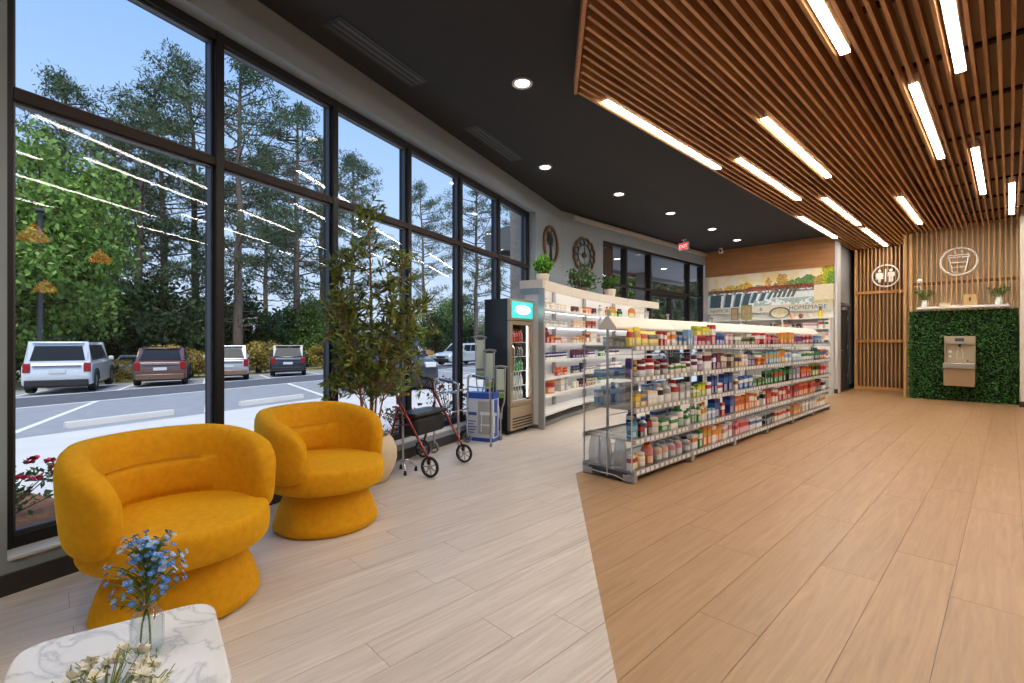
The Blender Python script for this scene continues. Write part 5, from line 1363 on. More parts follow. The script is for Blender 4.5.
# top shelf
for a in [
 (4, 630, 637, 1, 'bag', 'yellow', 'red', .17), (4, 637, 643.5, 1, 'bag', 'yellow', 'gold', .17), (4, 643.5, 651, 1, 'bag', 'yellow', 'red', .15), (4, 651, 662, 1, 'bag', 'yellow', 'black', .15),
 (4, 662.5, 668, 2, 'box', 'red', 'white', .16), (4, 668, 676, 2, 'box', 'cream', 'orange', .16), (4, 676.5, 687, 3, 'box', 'grey', 'blue', .12), (4, 688, 693, 1, 'box', 'sky', 'sky', .19),
 (4, 694.5, 698, 1, 'box', 'lilac', 'pink', .13), (4, 698, 707, 2, 'flat', 'red', 'maroon', .11), (4, 707, 712.5, 1, 'flat', 'purple', 'red', .11), (4, 713, 717, 1, 'box', 'red', 'white', .25), (4, 717.5, 727, 3, 'box', 'blue', 'navy', .15), (4, 727.5, 733, 2, 'box', 'pink', 'white', .14),
 (4, 735.5, 742, 2, 'flat', 'olive', 'white', .13), (4, 742, 755, 4, 'box', 'olive', 'black', .11), (4, 757, 764, 3, 'box', 'red', 'white', .18), (4, 765, 772, 3, 'box', 'red', 'pink', .16), (4, 773, 780, 3, 'box', 'maroon', 'pink', .14), (4, 782, 792, 4, 'box', 'orange', 'gold', .2), (4, 794, 804, 4, 'jar', 'maroon', 'purple', .14), (4, 804.5, 813, 4, 'box', 'pink', 'maroon', .17), (4, 815, 821, 2, 'box', 'blue', 'sky', .16), (4, 822, 828, 2, 'box', 'cream', 'peach', .2),
 # second highest
 (3, 630, 634.5, 1, 'box', 'purple', 'navy', .19), (3, 635, 642, 1, 'jar', 'black', 'gold', .17), (3, 642.5, 649.5, 1, 'jar', 'white', 'maroon', .17), (3, 650, 657, 1, 'jar', 'white', 'red', .17), (3, 658, 671, 2, 'jar', 'grey', 'maroon', .16), (3, 672, 687, 4, 'box', 'cream', 'green', .1),
 (3, 687.5, 692.5, 1, 'jar', 'white', 'maroon', .18), (3, 694.5, 700, 1, 'jar', 'white', 'purple', .18), (3, 700, 705, 1, 'jar', 'purple', 'white', .2), (3, 705.5, 713, 1, 'box', 'white', 'maroon', .22), (3, 713.5, 716.5, 1, 'box', 'purple', 'white', .2), (3, 717, 722, 2, 'box', 'maroon', 'purple', .2), (3, 722.5, 732, 3, 'box', 'brown', 'cream', .2), (3, 736, 742, 2, 'box', 'gold', 'navy', .18), (3, 743, 750, 2, 'jar', 'peach', 'white', .19), (3, 751, 757, 2, 'bottle', 'navy', 'grey', .23), (3, 758, 764, 2, 'box', 'orange', 'rust', .12), (3, 767, 779, 5, 'box', 'sky', 'gold', .19), (3, 780, 786, 2, 'box', 'gold', 'orange', .22), (3, 787, 793, 3, 'box', 'white', 'sky', .17), (3, 794.5, 803, 4, 'bottle', 'sky', 'white', .2), (3, 804, 814, 5, 'box', 'white', 'green', .17), (3, 816, 820, 2, 'bottle', 'navy', 'green', .23), (3, 820.5, 829, 4, 'box', 'orange', 'blue', .2),
 # middle
 (2, 636, 641.5, 1, 'box', 'gold', 'yellow', .13), (2, 641.5, 648, 1, 'box', 'gold', 'blue', .13), (2, 648.5, 660, 2, 'box', 'cream', 'white', .15), (2, 660.5, 667, 1, 'bottle', 'white', 'black', .21, 'white'), (2, 667.5, 674, 1, 'bottle', 'white', 'grey', .21, 'white'), (2, 675, 681.5, 1, 'bottle', 'white', 'red', .23, 'red'), (2, 682, 692, 2, 'box', 'silver', 'grey', .18), (2, 694.5, 700, 2, 'box', 'lime', 'white', .12), (2, 700, 707, 2, 'box', 'lime', 'yellow', .15), (2, 707.5, 712, 1, 'box', 'white', 'red', .15), (2, 712.5, 718, 2, 'box', 'navy', 'blue', .24), (2, 718.5, 724, 1, 'box', 'white', 'red', .13), (2, 724.5, 732.5, 2, 'box', 'navy', 'blue', .24), (2, 735.5, 740, 2, 'box', 'cream', 'brown', .16), (2, 740.5, 753, 3, 'box', 'blue', 'white', .17), (2, 754, 764.5, 5, 'box', 'olive', 'green', .12), (2, 767, 774, 3, 'box', 'green', 'black', .2), (2, 774.5, 784, 4, 'box', 'green', 'red', .22), (2, 784.5, 792, 3, 'box', 'black', 'green', .23), (2, 795, 801, 3, 'box', 'lilac', 'grey', .2), (2, 802, 812, 5, 'box', 'red', 'orange', .2), (2, 814, 820, 3, 'box', 'lime', 'black', .23), (2, 821.5, 829, 3, 'box', 'pink', 'red', .2),
 # second lowest
 (1, 634, 640, 1, 'box', 'teal', 'sky', .15), (1, 640.5, 645, 1, 'box', 'black', 'red', .14), (1, 645.5, 650, 1, 'bottle', 'white', 'blue', .2, 'blue'), (1, 650.5, 655, 1, 'bottle', 'black', 'red', .2, 'black'), (1, 656, 663, 1, 'jar', 'white', 'cream', .17), (1, 663.5, 671, 1, 'box', 'green', 'white', .13), (1, 671.5, 679, 1, 'box', 'white', 'green', .14), (1, 680, 686, 1, 'bottle', 'green', 'white', .25, 'green'), (1, 687, 692, 2, 'bottle', 'white', 'green', .18), (1, 694.5, 702, 3, 'bottle', 'green', 'white', .24), (1, 703, 709.5, 2, 'bottle', 'cream', 'gold', .22), (1, 710, 716, 2, 'box', 'sky', 'white', .13), (1, 716.5, 722, 1, 'box', 'navy', 'blue', .24), (1, 722.5, 727, 2, 'box', 'red', 'white', .16), (1, 727.5, 733, 1, 'box', 'navy', 'blue', .24), (1, 736, 750, 4, 'box', 'orange', 'rust', .21), (1, 750.5, 758, 3, 'box', 'orange', 'white', .22), (1, 758.5, 764, 2, 'box', 'cream', 'black', .2), (1, 767, 773, 2, 'box', 'red', 'rust', .22), (1, 773.5, 780, 3, 'box', 'cream', 'red', .2), (1, 780.5, 786, 2, 'box', 'red', 'cream', .22), (1, 786.5, 792, 2, 'bottle', 'rust', 'red', .22), (1, 794.5, 799, 2, 'box', 'red', 'brown', .2), (1, 799.5, 815, 7, 'box', 'orange', 'red', .22), (1, 816, 822, 3, 'box', 'black', 'red', .22), (1, 823, 829, 2, 'box', 'white', 'black', .2),
 # bottom
 (0, 632, 635.5, 1, 'box', 'white', 'red', .14), (0, 636, 640, 1, 'box', 'yellow', 'red', .13), (0, 641.5, 648, 1, 'jar', 'white', 'cream', .15), (0, 649.5, 656, 1, 'bottle', 'orange', 'pink', .23, 'red'), (0, 660, 672, 2, 'bottle', 'silver', 'peach', .19, 'grey'), (0, 673, 684, 2, 'bottle', 'silver', 'pink', .19, 'grey'), (0, 685, 691, 1, 'bottle', 'silver', 'grey', .17, 'black'), (0, 694.5, 700, 1, 'box', 'white', 'orange', .15), (0, 700.5, 704, 1, 'box', 'green', 'white', .22), (0, 704.5, 712, 2, 'box', 'orange', 'gold', .22), (0, 712.5, 716.5, 1, 'box', 'white', 'orange', .23), (0, 717, 723, 2, 'box', 'orange', 'gold', .21), (0, 723.5, 732.5, 3, 'box', 'white', 'pink', .18), (0, 735.5, 750, 6, 'box', 'pink', 'red', .18), (0, 750.5, 763, 4, 'box', 'white', 'blue', .15), (0, 767, 776, 3, 'flat', 'black', 'grey', .1), (0, 776.5, 790, 6, 'box', 'cream', 'red', .16), (0, 794.5, 802, 3, 'box', 'orange', 'gold', .16), (0, 803, 816, 5, 'box', 'silver', 'white', .2), (0, 817, 828.5, 4, 'box', 'white', 'gold', .2)]:
    run(*a)
# second tier of cartons on the top shelf
for a in ((698, 703, 1, 'yellow', 'lime'), (703, 712, 2, 'lime', 'yellow')): run(4, a[0], a[1], a[2], 'box', a[3], a[4], .1, None, 1, 0.1101, None, 'stacked on ')
# window side of the first bays, seen through the end panel
for a in [(4, 601, 607, 1, 'box', 'silver', 'white', .1), (4, 608, 619, 2, 'box', 'silver', 'grey', .11), (4, 620, 632, 2, 'box', 'grey', 'silver', .11),
          (3, 593, 605, 1, 'flat', 'sky', 'white', .05), (3, 606, 617, 1, 'flat', 'blue', 'sky', .06), (3, 619, 640, 4, 'jar', 'white', 'lime', .09), (3, 642, 664, 5, 'box', 'silver', 'blue', .14),
          (2, 592.5, 598, 1, 'box', 'sky', 'white', .15), (2, 599, 604, 1, 'box', 'white', 'green', .2), (2, 606.5, 611, 1, 'bottle', 'blue', 'sky', .22, 'sky'), (2, 613, 619, 1, 'bottle', 'white', 'silver', .2, 'white'), (2, 620, 634, 3, 'box', 'white', 'grey', .18), (2, 640, 660, 4, 'box', 'sky', 'white', .16),
          (1, 622, 627, 1, 'bottle', 'navy', 'white', .2, 'navy'), (1, 628, 632, 1, 'bottle', 'blue', 'navy', .22, 'navy'), (1, 604, 620, 2, 'flat', 'lilac', 'teal', .06), (1, 636, 660, 4, 'box', 'white', 'blue', .14)]:
    run(*(a + ((None,) if len(a) == 8 else ())), -1)
# clear bags on the base shelf at the end
M_bagc = glass_mat('bag_clear', (0.86, 0.9, 0.95), 0.3, 0.35)
for i, (x, y, c_, lb) in enumerate(((-2.74, 3.74, 'blue', 'clear plastic bag with blue binding on the gondola base by the light floor'), (-2.62, 3.74, 'white', 'clear plastic bag with white filling on the gondola base beside the blue bound bag'), (-2.50, 3.8, 'grey', 'clear plastic bag with grey contents on the gondola base beside the first cartons'))):
    t = thing('clear_bag', lb, 'bag', (x, y, SHZ[0] + 0.001), 1.57)
    b = bpy.data.objects.new('pouch', unit('bag')[0]); COL.objects.link(b); b.parent = t; b.scale = (0.1, 0.105, 0.25); b.location = (0.05, 0, 0)
    b.material_slots[0].link = 'OBJECT'; b.material_slots[0].material = M_bagc
    MB().tube([(0.0, -0.05, 0.25), (0.0, 0.05, 0.25)], 0.006, 6).tube([(0.0, -0.05, 0.25), (0.0, -0.053, 0.1)], 0.003, 6).build('binding', mat('cap_' + c_, C[c_], 0.4), t)

# ---- curved wall shelving
PTS = [Vector((-4.59, 5.06, 0)), Vector((-4.95, 6.12, 0)), Vector((-5.26, 7.33, 0)), Vector((-5.45, 8.55, 0)), Vector((-5.52, 9.95, 0))]
WZ = [0.2, 0.455, 0.71, 0.965, 1.22, 1.475, 1.73]
WD = 0.34
WNM = ['first curved wall unit beside the fridge', 'second curved wall unit from the fridge', 'third curved wall unit from the fridge', 'last curved wall unit, by the glass storefront']
M_led2 = mat('shelf_led_soft', (255, 252, 248), 0.5, emit=2.6, ecol=(0.95, 0.97, 1.0, 1))
M_wback = mat('shelf_back_white', (222, 224, 228), 0.45)
def back_dir(i):
    d = (PTS[i + 1] - PTS[i]).normalized(); return Vector((-d.y, d.x, 0))
# shared corner directions so neighbouring units meet
CN = []
for i in range(5):
    if i == 0: v = back_dir(0)
    elif i == 4: v = back_dir(3)
    else: v = (back_dir(i - 1) + back_dir(i)).normalized()
    CN.append(v)
for i in range(4):
    a, b = PTS[i], PTS[i + 1]; o0_ = (a + b) / 2
    t = thing('curved_wall_shelf', 'white backlit shelving, ' + WNM[i], 'shelving', o0_, 0, 'curved wall shelving units')
    a, b = a - o0_, b - o0_; na, nb_ = CN[i], CN[i + 1]
    def quadp(f0, f1, u0=0.0, u1=1.0):
        p = [a.lerp(b, u0) + na.lerp(nb_, u0) * f0, a.lerp(b, u1) + na.lerp(nb_, u1) * f0, a.lerp(b, u1) + na.lerp(nb_, u1) * f1, a.lerp(b, u0) + na.lerp(nb_, u0) * f1]
        return ccw([(q.x, q.y) for q in p])
    E0, E1 = 0.004, 0.996
    MB().prism(quadp(WD, WD + 0.02, E0, E1), 0.06, 2.1).build('back_panel', M_wback, t)
    MB().prism(quadp(0.06, WD, E0, E1), 0.0, 0.06).build('plinth', mat('plinth_grey', (120, 120, 120), 0.5), t)
    hdp = MB().prism(quadp(0.0, 0.03, E0, E1), 1.98, 2.12).prism(quadp(0.03, WD, E0, E1), 2.1, 2.12).build('header', M_head_, t)
    MB().prism(quadp(0.05, 0.07, 0.06, 0.94), 2.07, 2.085).build('led_strip', M_led, hdp)
    for z in WZ:
        sh = MB().prism(quadp(0.012, WD - 0.004, E0, E1), z - 0.014, z).build('shelf', M_white, t)
        if z > 0.3: MB().prism(quadp(WD - 0.06, WD - 0.045, 0.06, 0.94), z - 0.022, z - 0.0145).build('led_strip', M_led2, sh)
        MB().prism(quadp(0.0, 0.012, E0, E1), z - 0.03, z + 0.004).build('price_rail', mat('rail_white', (226, 224, 218), 0.4), sh)
    for u in (0.02, 0.98): MB().prism(quadp(WD - 0.04, WD - 0.004, u - 0.012, u + 0.012), 0.0, 2.1).build('upright', M_silver, t)
    if i == 0:
        e_ = empty('end_frame', (0, 0, 0)); e_.parent = t
        M_bl = mat('end_blue_grey', (140, 160, 172), 0.4, 0.2)
        MB().prism(quadp(-0.02, 0.07, -0.045, -0.004), 0.0, 2.0).build('front_post', M_silver, e_, bevel=0.004)
        MB().prism(quadp(0.07, WD, -0.045, -0.004), 1.93, 2.0).build('top_bar', M_bl, e_)
        MB().prism(quadp(WD - 0.05, WD + 0.02, -0.045, -0.004), 0.0, 1.93).build('rear_post', M_silver, e_)
        MB().prism(quadp(0.0, WD + 0.02, -0.05, -0.004), 2.0, 2.12).build('header_end', M_head_, e_)
        pn = MB().prism(quadp(0.07, WD - 0.05, -0.03, -0.02), 0.06, 1.93).build('side_panel', M_wback, e_)
# px -> place on the curve
CURVE = []
for i in range(4):
    for k in range(80):
        u = k / 80; p = PTS[i].lerp(PTS[i + 1], u); CURVE.append((pj(p.x + CN[i].lerp(CN[i + 1], u).x * 0.03, p.y + CN[i].lerp(CN[i + 1], u).y * 0.03, 1)[0], i, u))
def on_curve(px): return min(CURVE, key=lambda q: abs(q[0] - px))
WSN = ['lowest', 'second', 'third', 'fourth', 'fifth', 'sixth', 'highest']
def wrun(k, px0, px1, n, kind, c1, c2, h, cap=None, depth=None):
    _, i, u0 = on_curve((px0 + px1) / 2)
    L = (PTS[i + 1] - PTS[i]).length
    def upos(px):
        q = [c for c in CURVE if c[1] == i]; return min(q, key=lambda c: abs(c[0] - px))[2]
    ua, ub = max(upos(px0), 0.03), min(upos(px1), 0.97)
    st = (ub - ua) / n
    dv = (PTS[i + 1] - PTS[i]).normalized()
    rz = math.atan2(-back_dir(i).y, -back_dir(i).x)
    for j in range(n):
        u = ua + st * (j + 0.5); w_ = min(st * L * 0.92, 0.3)
        if kind in ('bottle', 'jar', 'tub'): w_ = d_ = min(w_, 0.09 if kind != 'tub' else 0.22)
        else: d_ = depth or min(max(w_ * 0.6, 0.05), 0.16)
        p = PTS[i].lerp(PTS[i + 1], u) + CN[i].lerp(CN[i + 1], u) * (0.04 + RG.random() * 0.02)
        nm = WNM[i].split(',')[0].replace('last', 'last of the') if False else WNM[i].split(',')[0]
        product(kind, c1, c2, (p.x, p.y, WZ[k]), rz, w_, d_, h * RG.uniform(0.96, 1.04), ', %s shelf up, %s' % (WSN[k], nm.replace(' wall', '')), cap)
for a in [
 (6, 549, 553, 1, 'bottle', 'white', 'cream', .16), (6, 553.5, 572, 6, 'jar', 'white', 'cream', .1), (6, 575, 581, 2, 'jar', 'maroon', 'black', .1), (6, 582, 586, 1, 'jar', 'white', 'cream', .1), (6, 586.5, 593, 2, 'box', 'rust', 'peach', .12), (6, 595, 599, 2, 'jar', 'maroon', 'black', .12), (6, 601, 605, 1, 'bottle', 'white', 'silver', .2), (6, 609, 611.5, 1, 'bottle', 'peach', 'orange', .18), (6, 612, 619, 3, 'bottle', 'lime', 'orange', .19), (6, 620, 624, 2, 'bottle', 'green', 'black', .17), (6, 629, 637, 1, 'plate', 'gold', 'orange', .22), (6, 640, 645, 1, 'box', 'white', 'cream', .2), (6, 646, 650, 1, 'box', 'grey', 'silver', .18),
 (5, 549, 572, 7, 'jar', 'white', 'silver', .1), (5, 575, 588, 5, 'jar', 'peach', 'cream', .13), (5, 588.5, 598, 4, 'jar', 'maroon', 'rust', .14), (5, 601, 610, 2, 'bottle', 'cream', 'white', .22), (5, 612, 622, 4, 'box', 'cream', 'peach', .13), (5, 628, 648, 6, 'box', 'white', 'sky', .13),
 (4, 548, 552, 1, 'bottle', 'red', 'maroon', .22, 'red'), (4, 552.5, 556, 1, 'box', 'red', 'orange', .13), (4, 556.5, 562, 2, 'box', 'peach', 'brown', .1), (4, 563, 572, 4, 'jar', 'pink', 'white', .1), (4, 575, 580, 2, 'box', 'cream', 'pink', .1), (4, 580.5, 587, 2, 'box', 'gold', 'orange', .12), (4, 587.5, 591, 1, 'box', 'peach', 'maroon', .18), (4, 591.5, 598, 1, 'box', 'cream', 'white', .2), (4, 601, 612, 3, 'box', 'silver', 'white', .16), (4, 614, 624, 4, 'jar', 'white', 'green', .12),
 (3, 549, 572, 8, 'jar', 'white', 'navy', .11), (3, 575, 590, 6, 'jar', 'navy', 'maroon', .14), (3, 590.5, 598, 3, 'jar', 'white', 'navy', .12), (3, 601, 606, 2, 'box', 'green', 'white', .12), (3, 607, 620, 4, 'box', 'white', 'navy', .13),
 (2, 559, 565, 2, 'bottle', 'red', 'orange', .14), (2, 565.5, 572, 3, 'jar', 'orange', 'red', .12), (2, 575, 582, 3, 'jar', 'olive', 'navy', .12), (2, 582.5, 586, 2, 'jar', 'navy', 'black', .16), (2, 587, 598, 5, 'jar', 'white', 'grey', .1), (2, 601, 622, 6, 'box', 'white', 'lilac', .12),
 (1, 550, 561.5, 1, 'tub', 'orange', 'red', .2), (1, 562.5, 567, 1, 'box', 'silver', 'cream', .22), (1, 567.5, 572, 1, 'box', 'silver', 'white', .24), (1, 576, 581, 2, 'jar', 'cream', 'white', .11), (1, 581.5, 588, 3, 'jar', 'maroon', 'black', .15), (1, 588.5, 598, 4, 'jar', 'brown', 'cream', .12), (1, 601, 614, 4, 'box', 'white', 'green', .13),
 (0, 601, 616, 3, 'box', 'white', 'sky', .12)]:
    wrun(*a)
# plants on top of the curved shelving
def topiary(label, p, pot_c, rad, ht, pot_r, pot_h, seed, col, nm, square=False):
    rg = random.Random(seed)
    t = thing('potted_plant', label, 'plant', p)
    if square: MB().box(-pot_r, pot_r, -pot_r, pot_r, 0, pot_h).build('pot', mat('pot_' + nm, pot_c, 0.6), t, bevel=0.01)
    else: MB().lathe([(0, 0), (pot_r * 0.8, 0), (pot_r, pot_h * 0.9), (pot_r, pot_h), (pot_r * 0.85, pot_h), (pot_r * 0.8, pot_h * 0.8), (0, pot_h * 0.8)], 20).build('pot', mat('pot_' + nm, pot_c, 0.6), t, True)
    fo = MB(); st = MB()
    for k in range(26):
        v = rvec(rg).normalized() * rg.uniform(0.4, 1); c = Vector((v.x * rad, v.y * rad, pot_h + ht * (0.5 + 0.5 * v.z)))
        st.tube([(0, 0, pot_h * 0.7), c], [0.006, 0.003], 4, cap=False); clump(fo, c, rad * 0.4, ht * 0.2, 26, 0.055, rg, 0.6)
    st.build('stems', M_bark2, t); fo.build('leaves', foliage('topiary_' + nm, col, 0.15), t)['kind'] = 'stuff'
def on_top(i, u, f): 
    p = PTS[i].lerp(PTS[i + 1], u) + CN[i].lerp(CN[i + 1], u) * f; return Vector((p.x, p.y, 2.12))
topiary('bright green plant in a cream pot on the shelf top under the tree-of-life plaque', on_top(0, 0.30, 0.17), (226, 214, 190), 0.13, 0.26, 0.1, 0.13, 41, (96, 150, 44), 'bright')
topiary('wide dark green bush on the shelf top under the wall clock', on_top(1, 0.6, 0.17), (92, 74, 60), 0.28, 0.38, 0.12, 0.08, 42, (66, 96, 44), 'dark')
topiary('round green plant in a floral pot on the shelf top before the glass storefront', on_top(2, 0.62, 0.17), (216, 200, 190), 0.17, 0.26, 0.12, 0.16, 43, (70, 104, 42), 'mid')

# ---- white shelving under the mural
VX0, VX1, VYF = -5.93, -2.93, 13.1
VZ = [0.1, 0.35, 0.6, 0.83, 1.06, 1.3, 1.55, 1.8]
t = thing('mural_shelving', 'white wall shelving under the waterfall mural', 'shelving', ((VX0 + VX1) / 2, 13.3, 0))
hx = (VX1 - VX0) / 2
MB().box(-hx, hx, 0.2, 0.22, 0, 1.98).build('back_panel', M_white, t)
for x in (-hx, -hx / 3, hx / 3, hx): MB().box(x - 0.012, x + 0.012, -0.19, 0.2, 0, 1.8).build('side_panel', M_white, t)
for z in VZ:
    for k in range(3):
        xa = -hx + k * 2 * hx / 3 + 0.014; xb = xa + 2 * hx / 3 - 0.028
        MB().box(xa, xb, -0.2, 0.199, z - 0.02, z).build('shelf', M_white, t)
sg_ = MB().box(-hx, hx, 0.12, 0.15, 1.99, 2.17).build('sign_band', M_head_, t)
M_sign = mat('sign_teal', (70, 124, 140), 0.5)
cxm = (VX0 + VX1) / 2
def sgx(px): return on_y(px, 13.42) - cxm
txt('HOMEMADE', 0.15, M_sign, 'lettering', sg_, (sgx(807.5), 0.118, 2.035), (PI / 2, 0, 0))
txt('NAPPORI', 0.13, M_sign, 'lettering', sg_, (sgx(720), 0.118, 2.035), (PI / 2, 0, 0))
txt('&', 0.13, M_sign, 'lettering', sg_, (sgx(761), 0.118, 2.035), (PI / 2, 0, 0))
def vrun(k, px0, px1, n, kind, c1, c2, h, cap=None):
    y = VYF + 0.04; xa, xb = on_y(px0, y), on_y(px1, y); st = (xb - xa) / n
    for j in range(n):
        w_ = min(st * 0.92, 0.25); x = xa + st * (j + 0.5)
        for s_ in (-hx / 3 + cxm, hx / 3 + cxm):
            if abs(x - s_) < w_ / 2 + 0.014: x = s_ + (w_ / 2 + 0.016) * (1 if x > s_ else -1)
        d_ = w_ if kind in ('bottle', 'jar') else min(max(w_ * 0.5, 0.03), 0.15)
        product(kind, c1, c2, (x, y, VZ[k]), -PI / 2, w_, d_, h, ', %s shelf up, white shelving under the mural' % ['lowest', 'second', 'third', 'fourth', 'fifth', 'sixth', 'seventh', 'top'][k], cap)
for a in [(6, 755, 760, 1, 'box', 'grey', 'silver', .13), (6, 770, 775, 1, 'box', 'gold', 'black', .16), (6, 781, 787, 2, 'box', 'red', 'peach', .14), (6, 788, 791, 1, 'box', 'white', 'cream', .1), (6, 792, 801, 3, 'box', 'maroon', 'black', .12), (6, 803, 817, 6, 'box', 'white', 'pink', .14), (6, 818.5, 823.5, 1, 'card', 'white', 'red', .19), (6, 824.5, 829.5, 1, 'card', 'white', 'green', .19),
          (5, 740, 752, 4, 'box', 'white', 'cream', .13), (5, 760, 778, 6, 'box', 'cream', 'sky', .14), (5, 792, 816, 8, 'box', 'white', 'peach', .15), (5, 818, 829, 3, 'box', 'white', 'pink', .16),
          (4, 745, 765, 6, 'box', 'silver', 'sky', .14), (4, 782, 810, 8, 'box', 'white', 'gold', .15), (4, 814, 829, 4, 'box', 'white', 'sky', .16), (3, 750, 790, 10, 'box', 'cream', 'green', .14), (3, 796, 828, 9, 'box', 'white', 'red', .15)]:
    vrun(*a)
# ornaments standing on top
def vx(px, y=13.25): return on_y(px, y)
for (p0, p1, hh, c_, lb) in ((730.8, 738, 0.34, (132, 128, 84), 'narrow framed picture with olive frame on the mural shelving'), (741, 751.5, 0.40, (134, 152, 60), 'larger framed picture with green frame on the mural shelving')):
    x0, x1 = vx(p0), vx(p1)
    t = thing('framed_picture', lb, 'picture', ((x0 + x1) / 2, 13.25, VZ[7] + 0.001)); hw_ = (x1 - x0) / 2
    MB().box(-hw_, -hw_ + 0.03, 0, 0.03, 0, hh).box(hw_ - 0.03, hw_, 0, 0.03, 0, hh).box(-hw_ + 0.03, hw_ - 0.03, 0, 0.03, 0, 0.03).box(-hw_ + 0.03, hw_ - 0.03, 0, 0.03, hh - 0.03, hh).build('frame', mat('frame_%d' % c_[1], c_, 0.5), t)
    MB().box(-hw_ + 0.03, hw_ - 0.03, 0.012, 0.02, 0.03, hh - 0.03).build('print', mat('picture_print', (176, 150, 122), 0.6, noise=0.4, scale=9), t)
t = thing('oval_platter', 'oval platter with painted green rim standing on the mural shelving', 'platter', (vx(779.5), 13.27, VZ[7] + 0.001))
Mx = Matrix.Translation((0, 0, 0.155)) @ Matrix.Rotation(math.radians(78), 4, 'X')
MB().lathe([(0, 0.0), (0.16, 0.005), (0.2, 0.02), (0.235, 0.03), (0.235, 0.024), (0.2, 0.01), (0.16, -0.008), (0, -0.008)], 32, M=Mx, sy=0.62).build('dish', mat('platter_cream', (206, 190, 160), 0.35, noise=0.25, scale=10), t, True)
MB().lathe([(0.2, 0.021), (0.236, 0.031), (0.24, 0.028), (0.2, 0.018)], 32, M=Mx, sy=0.62, cap=False).build('rim', mat('platter_green', (62, 92, 60), 0.4), t, True)
for px, r_, c_, lb in ((792.5, 0.065, 'peach', 'small peach trinket dish beside the oval platter'), (800.5, 0.06, 'brown', 'small brown trinket dish between two pale dishes'), (809.5, 0.06, 'cream', 'small cream trinket dish beside the yellow vase')):
    t = thing('trinket_dish', lb, 'dish', (vx(px), 13.27, VZ[7] + 0.001))
    MB().lathe([(0, 0), (r_ * 0.5, 0), (r_ * 0.6, 0.02), (r_, 0.09), (r_ * 0.95, 0.1), (r_ * 0.5, 0.03), (0, 0.025)], 18).build('bowl', mat('cap_' + c_, C[c_], 0.4), t, True)
    MB().lathe([(0, 0.03), (0.03, 0.05), (0.035, 0.09), (0.02, 0.12), (0, 0.125)], 12).build('figurine', mat('cap_' + c_, C[c_], 0.4), t, True)
t = thing('bud_vase', 'slim yellow vase with green neck on the mural shelving', 'vase', (vx(820), 13.27, VZ[7] + 0.001))
MB().lathe([(0, 0), (0.04, 0), (0.045, 0.1), (0.03, 0.18), (0, 0.18)], 16).build('body', mat('cap_yellow', C['yellow'], 0.4), t, True)
MB().lathe([(0.03, 0.18), (0.03, 0.26), (0.036, 0.28), (0.02, 0.28), (0, 0.26)], 16).build('neck', mat('cap_olive', C['olive'], 0.4), t, True)

